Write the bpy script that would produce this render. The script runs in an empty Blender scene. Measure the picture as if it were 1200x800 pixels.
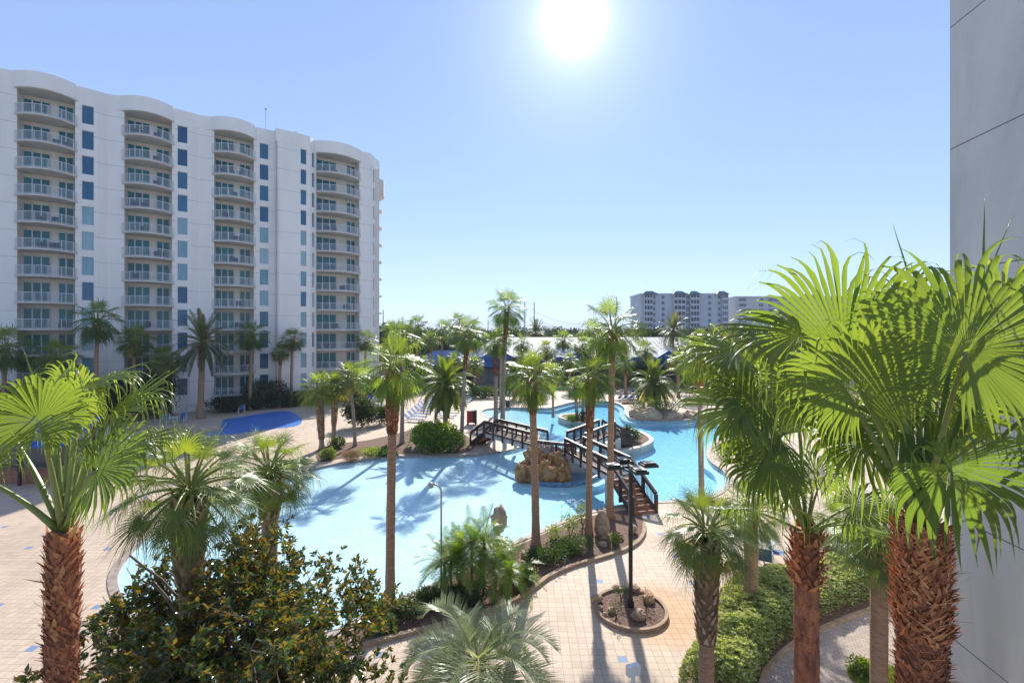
import bpy, math, random
import numpy as np
from mathutils import Vector, Matrix, noise as mnoise
R = math.radians
rnd = random.Random(7)
scn = bpy.context.scene
COL = scn.collection
H, F, CX, HY = 10.5, 560.0, 600.0, 389.0        # eye height, focal length (px of the 1200 px photograph), centre, horizon row

def gp(px, py, z=0.0):                           # ground point seen at a pixel
    Y = F * (H - z) / (py - HY)
    return ((px - CX) / F * Y, Y)
def dp(px, py, Y):                               # point at a known distance
    return ((px - CX) / F * Y, Y, H - (py - HY) / F * Y)

# ---------------------------------------------------------------- mesh collector
class MB:
    def __init__(s): s.v = []; s.n = 0; s.q = []; s.t = []; s.ng = []; s.tone = []; s.qm = []; s.tm = []
    def av(s, P, tone=0.5):
        P = np.asarray(P, dtype=np.float64).reshape(-1, 3)
        s.v.append(P); o = s.n; s.n += len(P)
        s.tone.append(np.full(len(P), tone) if np.isscalar(tone) else np.asarray(tone, float))
        return o
    def quads(s, P, Q, tone=0.5, m=0):
        o = s.av(P, tone); Q = np.asarray(Q, dtype=np.int64).reshape(-1, 4) + o
        s.q.append(Q); s.qm.append(np.full(len(Q), m))
    def tris(s, P, T, tone=0.5, m=0):
        o = s.av(P, tone); T = np.asarray(T, dtype=np.int64).reshape(-1, 3) + o
        s.t.append(T); s.tm.append(np.full(len(T), m))
    def ngon(s, P, m=0, tone=0.5):
        o = s.av(P, tone); s.ng.append(([o + i for i in range(len(P))], m))
    def box(s, x0, x1, y0, y1, z0, z1, m=0, tone=0.5, M=None):
        P = np.array([[x, y, z] for z in (z0, z1) for y in (y0, y1) for x in (x0, x1)], float)
        if M is not None: P = P @ M[:3, :3].T + M[:3, 3]
        s.quads(P, [[0,2,3,1],[4,5,7,6],[0,1,5,4],[2,6,7,3],[0,4,6,2],[1,3,7,5]], tone, m)
    def bar(s, a, b, w, h=None, m=0, tone=0.5, up=(0,0,1)):   # rectangular bar between two points
        h = h or w; a = np.array(a, float); b = np.array(b, float); d = b - a; L = np.linalg.norm(d)
        if L < 1e-6: return
        d /= L; u = np.array(up, float)
        if abs(d @ u) > .98: u = np.array((1., 0, 0))
        sd = np.cross(d, u); sd /= np.linalg.norm(sd); u = np.cross(sd, d)
        P = [p + sx * sd * w / 2 + sz * u * h / 2 for p in (a, b) for sz in (-1, 1) for sx in (-1, 1)]
        s.quads(P, [[0,1,3,2],[4,6,7,5],[0,4,5,1],[2,3,7,6],[0,2,6,4],[1,5,7,3]], tone, m)
    def tube(s, pts, rad, n=8, m=0, tone=0.5, cap=True):
        pts = np.asarray(pts, float); k = len(pts)
        rad = np.full(k, rad) if np.isscalar(rad) else np.asarray(rad, float)
        T = np.gradient(pts, axis=0); T /= np.linalg.norm(T, axis=1)[:, None] + 1e-9
        ref = np.array((0, 0, 1.)) if abs(T[0, 2]) < .9 else np.array((1., 0, 0))
        A = np.cross(T, ref); A /= np.linalg.norm(A, axis=1)[:, None] + 1e-9; B = np.cross(T, A)
        th = np.arange(n) / n * 2 * math.pi
        P = pts[:, None, :] + rad[:, None, None] * (np.cos(th)[None, :, None] * A[:, None, :] + np.sin(th)[None, :, None] * B[:, None, :])
        i = np.arange(k - 1)[:, None] * n; j = np.arange(n)[None, :]; j2 = (j + 1) % n
        Q = np.stack([i + j, i + n + j, i + n + j2, i + j2], -1).reshape(-1, 4)
        o = s.av(P.reshape(-1, 3), tone)
        s.q.append(Q + o); s.qm.append(np.full(len(Q), m))
        if cap:
            s.ng.append(([o + x for x in range(n)], m)); s.ng.append(([o + (k - 1) * n + x for x in range(n)][::-1], m))
    def prism(s, poly, z0, z1, m=0, tone=0.5, top=True, bottom=True):
        if sum(poly[i][0] * poly[(i + 1) % len(poly)][1] - poly[(i + 1) % len(poly)][0] * poly[i][1] for i in range(len(poly))) < 0: poly = list(poly)[::-1]
        n = len(poly); P = [(p[0], p[1], z0) for p in poly] + [(p[0], p[1], z1) for p in poly]
        o = s.av(P, tone)
        Q = np.array([[i, (i + 1) % n, n + (i + 1) % n, n + i] for i in range(n)]) + o
        s.q.append(Q); s.qm.append(np.full(n, m))
        if top: s.ng.append(([o + n + i for i in range(n)], m))
        if bottom: s.ng.append(([o + i for i in range(n)][::-1], m))
    def mesh(s, name, mats, smooth=False):
        V = np.concatenate(s.v); tn = np.concatenate(s.tone)
        Qs = np.concatenate(s.q) if s.q else np.zeros((0, 4), int); Ts = np.concatenate(s.t) if s.t else np.zeros((0, 3), int)
        qm = np.concatenate(s.qm) if s.qm else np.zeros(0, int); tm = np.concatenate(s.tm) if s.tm else np.zeros(0, int)
        ngl = [x for f, _ in s.ng for x in f]; ngc = [len(f) for f, _ in s.ng]; ngm = [m for _, m in s.ng]
        loops = np.concatenate([Qs.ravel(), Ts.ravel(), np.array(ngl, int)]).astype(np.int32)
        cnt = np.concatenate([np.full(len(Qs), 4), np.full(len(Ts), 3), np.array(ngc, int)]).astype(np.int32)
        mi = np.concatenate([qm, tm, np.array(ngm, int)]).astype(np.int32)
        me = bpy.data.meshes.new(name)
        me.vertices.add(len(V)); me.vertices.foreach_set('co', V.astype(np.float32).ravel())
        me.loops.add(len(loops)); me.loops.foreach_set('vertex_index', loops)
        me.polygons.add(len(cnt)); me.polygons.foreach_set('loop_start', (np.cumsum(cnt) - cnt).astype(np.int32))
        me.polygons.foreach_set('loop_total', cnt); me.polygons.foreach_set('material_index', mi)
        me.polygons.foreach_set('use_smooth', np.full(len(cnt), bool(smooth)))
        a = me.attributes.new('tone', 'FLOAT', 'POINT'); a.data.foreach_set('value', tn.astype(np.float32))
        for mt in (mats if isinstance(mats, (list, tuple)) else [mats]): me.materials.append(mt)
        me.update(calc_edges=True); me.validate()
        return me
    def build(s, name, mats, parent=None, smooth=False):
        return link(name, s.mesh(name, mats, smooth), parent)

def link(name, me, parent=None, loc=None, rz=0):
    o = bpy.data.objects.new(name, me); COL.objects.link(o)
    if parent is not None: o.parent = parent
    if loc is not None: o.location = loc
    if rz: o.rotation_euler = (0, 0, rz)
    return o
def tag(o, label=None, cat=None, group=None, kind=None):
    if label: o['label'] = label
    if cat: o['category'] = cat
    if group: o['group'] = group
    if kind: o['kind'] = kind
    return o
def thing(name, label, cat, loc=(0, 0, 0), rz=0, group=None):
    return tag(link(name, None, None, loc, rz), label, cat, group)
def copy_tree(o, parent=None):
    kids = list(o.children)
    c = o.copy(); COL.objects.link(c)
    if parent is not None: c.parent = parent
    for k in kids: copy_tree(k, c)
    return c
def xf(loc=(0, 0, 0), rz=0):
    return np.array(Matrix.Translation(Vector(loc)) @ Matrix.Rotation(rz, 4, 'Z'))
ORD = ['first','second','third','fourth','fifth','sixth','seventh','eighth','ninth','tenth','eleventh','twelfth']

# ---------------------------------------------------------------- materials
def mat(name):
    m = bpy.data.materials.new(name); m.use_nodes = True
    nt = m.node_tree; nt.nodes.clear()
    return m, nt, nt.nodes, nt.links
def N(nt, t, **k):
    n = nt.nodes.new(t)
    for a, b in k.items(): setattr(n, a, b)
    return n
def setin(n, **k):
    for a, b in k.items(): n.inputs[a.replace('_', ' ')].default_value = b
def rgb(c): return (c[0], c[1], c[2], 1)
def ramp(nt, stops, inp=None):
    r = N(nt, 'ShaderNodeValToRGB'); e = r.color_ramp.elements
    e[0].position, e[0].color = stops[0][0], rgb(stops[0][1]); e[1].position, e[1].color = stops[-1][0], rgb(stops[-1][1])
    for p, c in stops[1:-1]:
        x = e.new(p); x.color = rgb(c)
    if inp: nt.links.new(inp, r.inputs[0])
    return r
def coord(nt, kind='Object', scale=None):
    tc = N(nt, 'ShaderNodeTexCoord'); o = tc.outputs[kind]
    if scale is not None:
        mp = N(nt, 'ShaderNodeMapping'); nt.links.new(o, mp.inputs[0]); mp.inputs['Scale'].default_value = scale; o = mp.outputs[0]
    return o
def noise(nt, vec, scale, detail=4, rough=.55, dist=0):
    n = N(nt, 'ShaderNodeTexNoise'); setin(n, Scale=scale, Detail=detail, Roughness=rough, Distortion=dist); nt.links.new(vec, n.inputs['Vector']); return n
def simple(name, c1, c2=None, rough=.6, scale=3, bump=0, metal=0, spec=.5, bscale=None, sc3=None, kind='Object'):
    m, nt, nd, lk = mat(name)
    b = N(nt, 'ShaderNodeBsdfPrincipled'); out = N(nt, 'ShaderNodeOutputMaterial'); lk.new(b.outputs[0], out.inputs[0])
    setin(b, Roughness=rough, Metallic=metal); b.inputs['Specular IOR Level'].default_value = spec
    v = coord(nt, kind, sc3)
    if c2 is None: c2 = tuple(x * .82 for x in c1)
    n = noise(nt, v, scale); r = ramp(nt, [(.32, c2), (.68, c1)], n.outputs['Fac']); lk.new(r.outputs[0], b.inputs['Base Color'])
    if bump:
        n2 = noise(nt, v, bscale or scale * 4, 5); bp = N(nt, 'ShaderNodeBump'); setin(bp, Strength=bump, Distance=.02)
        lk.new(n2.outputs['Fac'], bp.inputs['Height']); lk.new(bp.outputs[0], b.inputs['Normal'])
    return m
def leafmat(name, stops, trans=.45, rough=.35, tcol=None, spec=.5, under=None, back=None):
    m, nt, nd, lk = mat(name)
    at = N(nt, 'ShaderNodeAttribute', attribute_name='tone')
    r = ramp(nt, stops, at.outputs['Fac'])
    col = r.outputs[0]
    oi = N(nt, 'ShaderNodeObjectInfo')
    hs = N(nt, 'ShaderNodeHueSaturation'); lk.new(col, hs.inputs['Color'])
    mr = N(nt, 'ShaderNodeMapRange'); mr.inputs['To Min'].default_value = .85; mr.inputs['To Max'].default_value = 1.18
    lk.new(oi.outputs['Random'], mr.inputs['Value']); lk.new(mr.outputs[0], hs.inputs['Value']); col = hs.outputs[0]
    if back:
        g = N(nt, 'ShaderNodeNewGeometry'); mx = N(nt, 'ShaderNodeMix', data_type='RGBA'); lk.new(g.outputs['Backfacing'], mx.inputs[0])
        lk.new(col, mx.inputs[6]); mx.inputs[7].default_value = rgb(back); col = mx.outputs[2]
    p = N(nt, 'ShaderNodeBsdfPrincipled'); setin(p, Roughness=rough); p.inputs['Specular IOR Level'].default_value = spec; lk.new(col, p.inputs['Base Color'])
    t = N(nt, 'ShaderNodeBsdfTranslucent')
    mul = N(nt, 'ShaderNodeMix', data_type='RGBA', blend_type='MULTIPLY'); mul.inputs[0].default_value = 1
    lk.new(col, mul.inputs[6]); mul.inputs[7].default_value = rgb(tcol or (2.2, 2.0, .55)); lk.new(mul.outputs[2], t.inputs['Color'])
    mx = N(nt, 'ShaderNodeMixShader'); mx.inputs[0].default_value = trans
    lk.new(p.outputs[0], mx.inputs[1]); lk.new(t.outputs[0], mx.inputs[2])
    out = N(nt, 'ShaderNodeOutputMaterial'); lk.new(mx.outputs[0], out.inputs[0])
    return m

M = {}
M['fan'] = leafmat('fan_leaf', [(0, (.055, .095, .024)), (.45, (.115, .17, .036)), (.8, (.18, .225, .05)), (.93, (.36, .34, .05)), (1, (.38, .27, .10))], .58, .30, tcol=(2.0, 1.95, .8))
M['fan_far'] = leafmat('fan_leaf_far', [(0, (.040, .075, .020)), (.5, (.085, .14, .030)), (.85, (.15, .21, .04)), (.95, (.40, .33, .04)), (1, (.33, .22, .08))], .42, .36, tcol=(1.9, 1.9, .7))
M['sabal'] = leafmat('sabal_leaf', [(0, (.06, .10, .028)), (.5, (.12, .175, .045)), (.85, (.19, .25, .06)), (1, (.30, .25, .09))], .42, .30)
M['date'] = leafmat('date_leaf', [(0, (.045, .065, .032)), (.5, (.08, .105, .048)), (.9, (.13, .15, .05)), (1, (.30, .25, .08))], .3, .35)
M['canary'] = leafmat('canary_leaf', [(0, (.05, .09, .025)), (.5, (.10, .15, .03)), (.8, (.20, .22, .03)), (1, (.45, .36, .03))], .4, .4)
M['butia'] = leafmat('butia_leaf', [(0, (.11, .145, .085)), (.6, (.20, .25, .13)), (1, (.30, .34, .19))], .38, .32, tcol=(1.7, 1.6, .9))
M['areca'] = leafmat('areca_leaf', [(0, (.055, .13, .018)), (.5, (.13, .23, .024)), (1, (.26, .30, .05))], .42, .4)
M['magnolia'] = leafmat('magnolia_leaf', [(0, (.03, .06, .012)), (.6, (.06, .105, .018)), (.88, (.12, .155, .03)), (1, (.22, .13, .035))], .3, .17, tcol=(1.9, 2.1, .5), spec=.7, back=(.22, .135, .045))
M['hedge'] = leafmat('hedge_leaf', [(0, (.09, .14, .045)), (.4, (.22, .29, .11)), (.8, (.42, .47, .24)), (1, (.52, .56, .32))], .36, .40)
M['shrub'] = leafmat('shrub_leaf', [(0, (.022, .05, .014)), (.5, (.045, .09, .02)), (1, (.10, .155, .035))], .3, .45)
M['shrub_lime'] = leafmat('shrub_lime_leaf', [(0, (.05, .10, .02)), (.5, (.11, .18, .03)), (1, (.26, .30, .06))], .4, .45)
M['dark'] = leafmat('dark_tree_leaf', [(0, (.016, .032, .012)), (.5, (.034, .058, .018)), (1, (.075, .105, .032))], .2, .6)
M['drygrass'] = leafmat('dry_grass', [(0, (.20, .13, .07)), (1, (.36, .24, .13))], .3, .7, tcol=(1.2, 1, .7))
M['petiole'] = leafmat('petiole', [(0, (.13, .17, .035)), (.6, (.22, .26, .06)), (1, (.42, .36, .16))], .1, .4)
M['bark_red'] = simple('shaggy_bark', (.42, .16, .07), (.13, .045, .025), .85, 9, .8, bscale=40, sc3=(1, 1, .35))
M['boot_red'] = leafmat('leaf_base_red', [(0, (.11, .04, .02)), (.5, (.32, .115, .05)), (.85, (.52, .24, .10)), (1, (.60, .40, .20))], .12, .75, tcol=(1.3, .9, .6))
M['boot_grey'] = leafmat('leaf_base_grey', [(0, (.12, .07, .035)), (.5, (.32, .21, .115)), (1, (.52, .41, .27))], .06, .8, tcol=(1.2, .9, .6))
M['bark_grey'] = simple('smooth_bark', (.36, .29, .22), (.24, .18, .13), .85, 4, .5, bscale=22, sc3=(1, 1, 3.5))
M['bark_brown'] = simple('brown_bark', (.40, .25, .15), (.24, .14, .08), .9, 5, .6, bscale=25, sc3=(1, 1, 3))
M['twig'] = simple('twig', (.20, .15, .10), (.10, .075, .05), .8, 6)
M['mulch'] = simple('mulch', (.27, .15, .10), (.04, .024, .018), .95, 11, 1.0, bscale=30)
M['kerb'] = simple('kerb_stone', (.42, .30, .19), (.27, .17, .10), .85, 3, .5, bscale=30)
M['coping'] = simple('coping', (.40, .32, .27), (.24, .18, .15), .7, 4, .4, bscale=30)
M['coping_w'] = simple('coping_pale', (.62, .55, .46), (.48, .38, .28), .7, 3, .4, bscale=30)
M['wood'] = simple('dark_rail_wood', (.075, .038, .030), (.032, .017, .015), .45, 5, .3, sc3=(1, 1, 1))
M['board'] = simple('deck_board', (.26, .17, .12), (.15, .095, .07), .7, 6, .3)
M['redwood'] = simple('stair_redwood', (.40, .17, .09), (.24, .10, .06), .65, 5, .3)
M['concrete'] = simple('painted_concrete', (.62, .60, .54), (.48, .45, .39), .8, 2.5, .3)
M['black'] = simple('black_metal', (.012, .018, .016), (.02, .026, .024), .4, 4)
M['galv'] = simple('galvanised_steel', (.50, .50, .48), (.38, .38, .37), .4, 6, metal=.6)
M['white'] = simple('white_paint', (.78, .78, .76), (.68, .68, .66), .5, 5)
M['blue_sling'] = simple('blue_sling_fabric', (.035, .115, .37), (.022, .08, .27), .7, 12)
M['navy_sling'] = simple('navy_sling_fabric', (.05, .14, .30), (.03, .09, .21), .7, 12)
M['red'] = simple('red_plastic', (.45, .03, .03), (.30, .02, .02), .5, 4)
M['bluemetal'] = simple('blue_metal_roof', (.02, .12, .42), (.015, .09, .33), .35, 2)
M['far_lawn'] = simple('far_ground', (.30, .28, .22), (.20, .20, .14), .95, .05)

def rockmat(name, stops):
    m, nt, nd, lk = mat(name); b = N(nt, 'ShaderNodeBsdfPrincipled'); out = N(nt, 'ShaderNodeOutputMaterial'); lk.new(b.outputs[0], out.inputs[0])
    v = coord(nt); n = noise(nt, v, 1.6, 6, .6, .6); r = ramp(nt, stops, n.outputs['Fac']); lk.new(r.outputs[0], b.inputs['Base Color']); setin(b, Roughness=.9)
    n2 = noise(nt, v, 9, 8, .65); bp = N(nt, 'ShaderNodeBump'); setin(bp, Strength=.9, Distance=.06); lk.new(n2.outputs['Fac'], bp.inputs['Height']); lk.new(bp.outputs[0], b.inputs['Normal'])
    return m
M['rock'] = rockmat('pool_rock', [(.25, (.07, .045, .035)), (.42, (.24, .12, .045)), (.55, (.38, .21, .08)), (.75, (.24, .19, .15))])
M['rock_grey'] = rockmat('grey_rock', [(.25, (.13, .11, .10)), (.5, (.30, .25, .21)), (.75, (.42, .37, .32))])
M['boulder'] = rockmat('tan_boulder', [(.25, (.25, .15, .08)), (.5, (.42, .29, .18)), (.75, (.50, .38, .26))])

def pavers():
    m, nt, nd, lk = mat('deck_pavers'); b = N(nt, 'ShaderNodeBsdfPrincipled'); out = N(nt, 'ShaderNodeOutputMaterial'); lk.new(b.outputs[0], out.inputs[0])
    v = coord(nt)
    mp = N(nt, 'ShaderNodeMapping'); lk.new(v, mp.inputs[0]); mp.inputs['Rotation'].default_value = (0, 0, R(1.5))
    v = mp.outputs[0]
    br = N(nt, 'ShaderNodeTexBrick'); br.offset = 0.0; br.squash = 1.0; lk.new(v, br.inputs['Vector'])
    setin(br, Scale=1.0); br.inputs['Brick Width'].default_value = .30; br.inputs['Row Height'].default_value = .30; br.inputs['Mortar Size'].default_value = .009; br.inputs['Mortar Smooth'].default_value = .3
    br.inputs['Color1'].default_value = (.0, .0, .0, 1); br.inputs['Color2'].default_value = (1, 1, 1, 1); br.inputs['Mortar'].default_value = (.5, .5, .5, 1)
    n1 = noise(nt, v, .25, 4); n2 = noise(nt, v, 14, 5)
    r1 = ramp(nt, [(.3, (.47, .35, .25)), (.5, (.565, .435, .315)), (.72, (.58, .455, .34))], n1.outputs['Fac'])
    ramp_b = ramp(nt, [(0, (.90, .88, .87)), (.5, (1, 1, 1)), (1, (1.06, 1.04, 1.03))], br.outputs['Color'])
    mu = N(nt, 'ShaderNodeMix', data_type='RGBA', blend_type='MULTIPLY'); mu.inputs[0].default_value = 1; lk.new(r1.outputs[0], mu.inputs[6]); lk.new(ramp_b.outputs[0], mu.inputs[7])
    n3 = ramp(nt, [(.3, (.88, .87, .86)), (.7, (1.05, 1.05, 1.05))], n2.outputs['Fac'])
    mu2 = N(nt, 'ShaderNodeMix', data_type='RGBA', blend_type='MULTIPLY'); mu2.inputs[0].default_value = 1; lk.new(mu.outputs[2], mu2.inputs[6]); lk.new(n3.outputs[0], mu2.inputs[7])
    # scattered blue accent pavers, one in a regular lattice of cells
    sp = N(nt, 'ShaderNodeSeparateXYZ'); lk.new(v, sp.inputs[0])
    def cell(o, period, off):
        a = N(nt, 'ShaderNodeMath', operation='DIVIDE'); lk.new(o, a.inputs[0]); a.inputs[1].default_value = .30
        f = N(nt, 'ShaderNodeMath', operation='FLOOR'); lk.new(a.outputs[0], f.inputs[0])
        g = N(nt, 'ShaderNodeMath', operation='ADD'); lk.new(f.outputs[0], g.inputs[0]); g.inputs[1].default_value = off + 1000 * period
        h = N(nt, 'ShaderNodeMath', operation='MODULO'); lk.new(g.outputs[0], h.inputs[0]); h.inputs[1].default_value = period
        c = N(nt, 'ShaderNodeMath', operation='LESS_THAN'); lk.new(h.outputs[0], c.inputs[0]); c.inputs[1].default_value = .5
        return c.outputs[0]
    mm = N(nt, 'ShaderNodeMath', operation='MULTIPLY'); lk.new(cell(sp.outputs[0], 13, 3), mm.inputs[0]); lk.new(cell(sp.outputs[1], 8, 5), mm.inputs[1])
    mb = N(nt, 'ShaderNodeMix', data_type='RGBA'); lk.new(mm.outputs[0], mb.inputs[0]); lk.new(mu2.outputs[2], mb.inputs[6]); mb.inputs[7].default_value = (.16, .24, .38, 1)
    mo = N(nt, 'ShaderNodeMix', data_type='RGBA'); lk.new(br.outputs['Fac'], mo.inputs[0]); lk.new(mb.outputs[2], mo.inputs[6]); mo.inputs[7].default_value = (.30, .235, .19, 1)
    # rusty irrigation stain around the round planter
    geo = N(nt, 'ShaderNodeVectorMath', operation='DISTANCE'); lk.new(v, geo.inputs[0]); sx, sy = gp(739, 714); geo.inputs[1].default_value = (sx + .45, sy, 0)
    nz = noise(nt, v, 1.2, 4); ad = N(nt, 'ShaderNodeMath', operation='MULTIPLY_ADD'); lk.new(nz.outputs['Fac'], ad.inputs[0]); ad.inputs[1].default_value = 1.4; lk.new(geo.outputs['Value'], ad.inputs[2])
    st = ramp(nt, [(0, (1, 1, 1)), (.42, (.9, .9, .9)), (.62, (0, 0, 0))]); dv = N(nt, 'ShaderNodeMath', operation='DIVIDE'); lk.new(ad.outputs[0], dv.inputs[0]); dv.inputs[1].default_value = 5.0; lk.new(dv.outputs[0], st.inputs[0])
    ms = N(nt, 'ShaderNodeMix', data_type='RGBA', blend_type='MULTIPLY'); lk.new(st.outputs[0], ms.inputs[0]); lk.new(mo.outputs[2], ms.inputs[6]); ms.inputs[7].default_value = (1.0, .76, .52, 1)
    lk.new(ms.outputs[2], b.inputs['Base Color']); setin(b, Roughness=.75)
    bp = N(nt, 'ShaderNodeBump'); setin(bp, Strength=.5, Distance=.01); bp.invert = True; lk.new(br.outputs['Fac'], bp.inputs['Height']); lk.new(bp.outputs[0], b.inputs['Normal'])
    return m
M['pavers'] = pavers()

def stucco(name, c1, c2, joint=3.0, joff=0.0, streak=True, jw=.03, jc=(.2, .2, .2), sc=.5):
    m, nt, nd, lk = mat(name); b = N(nt, 'ShaderNodeBsdfPrincipled'); out = N(nt, 'ShaderNodeOutputMaterial'); lk.new(b.outputs[0], out.inputs[0])
    v = coord(nt); v2 = coord(nt, 'Object', (1, 1, .25))
    n = noise(nt, v2, sc, 6, .6, .5); r = ramp(nt, [(.3, c2), (.7, c1)], n.outputs['Fac'])
    col = r.outputs[0]
    sp = N(nt, 'ShaderNodeSeparateXYZ'); lk.new(v, sp.inputs[0])
    a = N(nt, 'ShaderNodeMath', operation='ADD'); lk.new(sp.outputs[2], a.inputs[0]); a.inputs[1].default_value = -joff + joint * 20 + jw / 2
    mo = N(nt, 'ShaderNodeMath', operation='MODULO'); lk.new(a.outputs[0], mo.inputs[0]); mo.inputs[1].default_value = joint
    lt = N(nt, 'ShaderNodeMath', operation='LESS_THAN'); lk.new(mo.outputs[0], lt.inputs[0]); lt.inputs[1].default_value = jw
    mx = N(nt, 'ShaderNodeMix', data_type='RGBA'); lk.new(lt.outputs[0], mx.inputs[0]); lk.new(col, mx.inputs[6]); mx.inputs[7].default_value = rgb(jc)
    lk.new(mx.outputs[2], b.inputs['Base Color']); setin(b, Roughness=.85)
    n2 = noise(nt, v, 1.6, 7, .6, 1.2); bp = N(nt, 'ShaderNodeBump'); setin(bp, Strength=.8 if 'wall' in name else .08, Distance=.04); lk.new(n2.outputs['Fac'], bp.inputs['Height']); lk.new(bp.outputs[0], b.inputs['Normal'])
    return m
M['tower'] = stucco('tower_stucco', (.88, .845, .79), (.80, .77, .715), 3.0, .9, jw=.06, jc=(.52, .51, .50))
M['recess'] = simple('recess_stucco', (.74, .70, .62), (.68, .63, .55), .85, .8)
M['wallr'] = stucco('wall_stucco', (.80, .765, .69), (.52, .50, .46), 3.1, 2.75, jw=.025, jc=(.10, .10, .10), sc=.45)
M['soffit'] = simple('balcony_concrete', (.66, .62, .57), (.55, .51, .46), .8, 1)
def glass(name, c, c2, rough=.06, sc=.15):
    m, nt, nd, lk = mat(name); b = N(nt, 'ShaderNodeBsdfPrincipled'); out = N(nt, 'ShaderNodeOutputMaterial'); lk.new(b.outputs[0], out.inputs[0])
    oi = N(nt, 'ShaderNodeObjectInfo'); v_ = coord(nt, 'Object', (5, 1, .5)); of = N(nt, 'ShaderNodeVectorMath', operation='ADD'); lk.new(v_, of.inputs[0])
    sc_ = N(nt, 'ShaderNodeMath', operation='MULTIPLY'); lk.new(oi.outputs['Random'], sc_.inputs[0]); sc_.inputs[1].default_value = 90; cb = N(nt, 'ShaderNodeCombineXYZ'); lk.new(sc_.outputs[0], cb.inputs[0]); lk.new(cb.outputs[0], of.inputs[1])
    nn_ = noise(nt, of.outputs[0], 1.0, 2); mm_ = N(nt, 'ShaderNodeMath', operation='MULTIPLY_ADD'); lk.new(nn_.outputs['Fac'], mm_.inputs[0]); mm_.inputs[1].default_value = 1.1; ss_ = N(nt, 'ShaderNodeMath', operation='MULTIPLY_ADD'); lk.new(oi.outputs['Random'], ss_.inputs[0]); ss_.inputs[1].default_value = .8; ss_.inputs[2].default_value = -.45; lk.new(ss_.outputs[0], mm_.inputs[2])
    r = ramp(nt, [(0, c), (.45, tuple((p + q) / 2 for p, q in zip(c, c2))), (1, c2)], mm_.outputs[0])
    lk.new(r.outputs[0], b.inputs['Base Color']); setin(b, Roughness=rough); b.inputs['Specular IOR Level'].default_value = .5
    return m
M['glass'] = glass('blue_tinted_glass', (.016, .075, .17), (.045, .17, .29), .08)
M['glass_pale'] = glass('curtained_glass', (.10, .28, .36), (.34, .48, .52), .15)
M['doorglass'] = glass('teal_door_glass', (.006, .09, .115), (.015, .19, .22), .2)
M['frame'] = simple('white_frame', (.62, .62, .60), (.56, .56, .54), .5, 3)
M['rail'] = simple('balcony_rail', (.68, .70, .72), (.62, .64, .66), .5, 3)
M['condo'] = simple('condo_wall', (.57, .58, .61), (.51, .52, .55), .85, .05)
M['condo2'] = simple('condo_wall_cream', (.64, .61, .57), (.58, .55, .52), .85, .05)
M['condo_glass'] = simple('condo_dark_glass', (.16, .19, .24), (.12, .15, .19), .3, .3)
M['condo_roof'] = simple('condo_green_roof', (.08, .20, .20), (.06, .15, .15), .6, .3)
M['darkwall'] = simple('dark_painted_wall', (.025, .05, .10), (.02, .04, .08), .6, 1)
M['tanwall'] = simple('tan_wall', (.32, .27, .22), (.25, .21, .17), .8, 1)
M['skybluewall'] = simple('light_blue_wall', (.14, .30, .46), (.11, .24, .38), .7, 1)

def seam_roof():
    m, nt, nd, lk = mat('white_seam_roof'); b = N(nt, 'ShaderNodeBsdfPrincipled'); out = N(nt, 'ShaderNodeOutputMaterial'); lk.new(b.outputs[0], out.inputs[0])
    v = coord(nt); w = N(nt, 'ShaderNodeTexWave', wave_type='BANDS', bands_direction='X'); lk.new(v, w.inputs[0]); setin(w, Scale=.30)
    r = ramp(nt, [(0, (.16, .17, .19)), (.22, (.42, .42, .42)), (1, (.46, .46, .46))], w.outputs['Fac']); lk.new(r.outputs[0], b.inputs['Base Color']); setin(b, Roughness=.7); b.inputs['Specular IOR Level'].default_value = .2
    return m
M['seam'] = seam_roof()
def poolfloor():
    m, nt, nd, lk = mat('pool_plaster'); b = N(nt, 'ShaderNodeBsdfPrincipled'); out = N(nt, 'ShaderNodeOutputMaterial'); lk.new(b.outputs[0], out.inputs[0])
    v = coord(nt); n = noise(nt, v, .5, 5); r = ramp(nt, [(.3, (.56, .76, .78)), (.7, (.64, .82, .84))], n.outputs['Fac'])
    n2 = noise(nt, v, 4.5, 5, .75, .6); r2 = ramp(nt, [(.38, (.80, .87, .90)), (.62, (1.0, 1.0, 1.0))], n2.outputs['Fac'])  # fine mottling imitates shimmering ripple light, put into the plaster colour
    mu = N(nt, 'ShaderNodeMix', data_type='RGBA', blend_type='MULTIPLY'); mu.inputs[0].default_value = 1; lk.new(r.outputs[0], mu.inputs[6]); lk.new(r2.outputs[0], mu.inputs[7])
    lk.new(mu.outputs[2], b.inputs['Base Color']); setin(b, Roughness=.8); return m
M['plaster'] = poolfloor()
def tile():
    m, nt, nd, lk = mat('waterline_tile'); b = N(nt, 'ShaderNodeBsdfPrincipled'); out = N(nt, 'ShaderNodeOutputMaterial'); lk.new(b.outputs[0], out.inputs[0])
    v = coord(nt); vo = N(nt, 'ShaderNodeTexVoronoi'); lk.new(v, vo.inputs['Vector']); setin(vo, Scale=9.0)
    r = ramp(nt, [(0, (.05, .12, .24)), (.5, (.12, .24, .36)), (1, (.30, .36, .38))], vo.outputs['Color']); lk.new(r.outputs[0], b.inputs['Base Color']); setin(b, Roughness=.3); return m
M['tile'] = tile()
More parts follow.
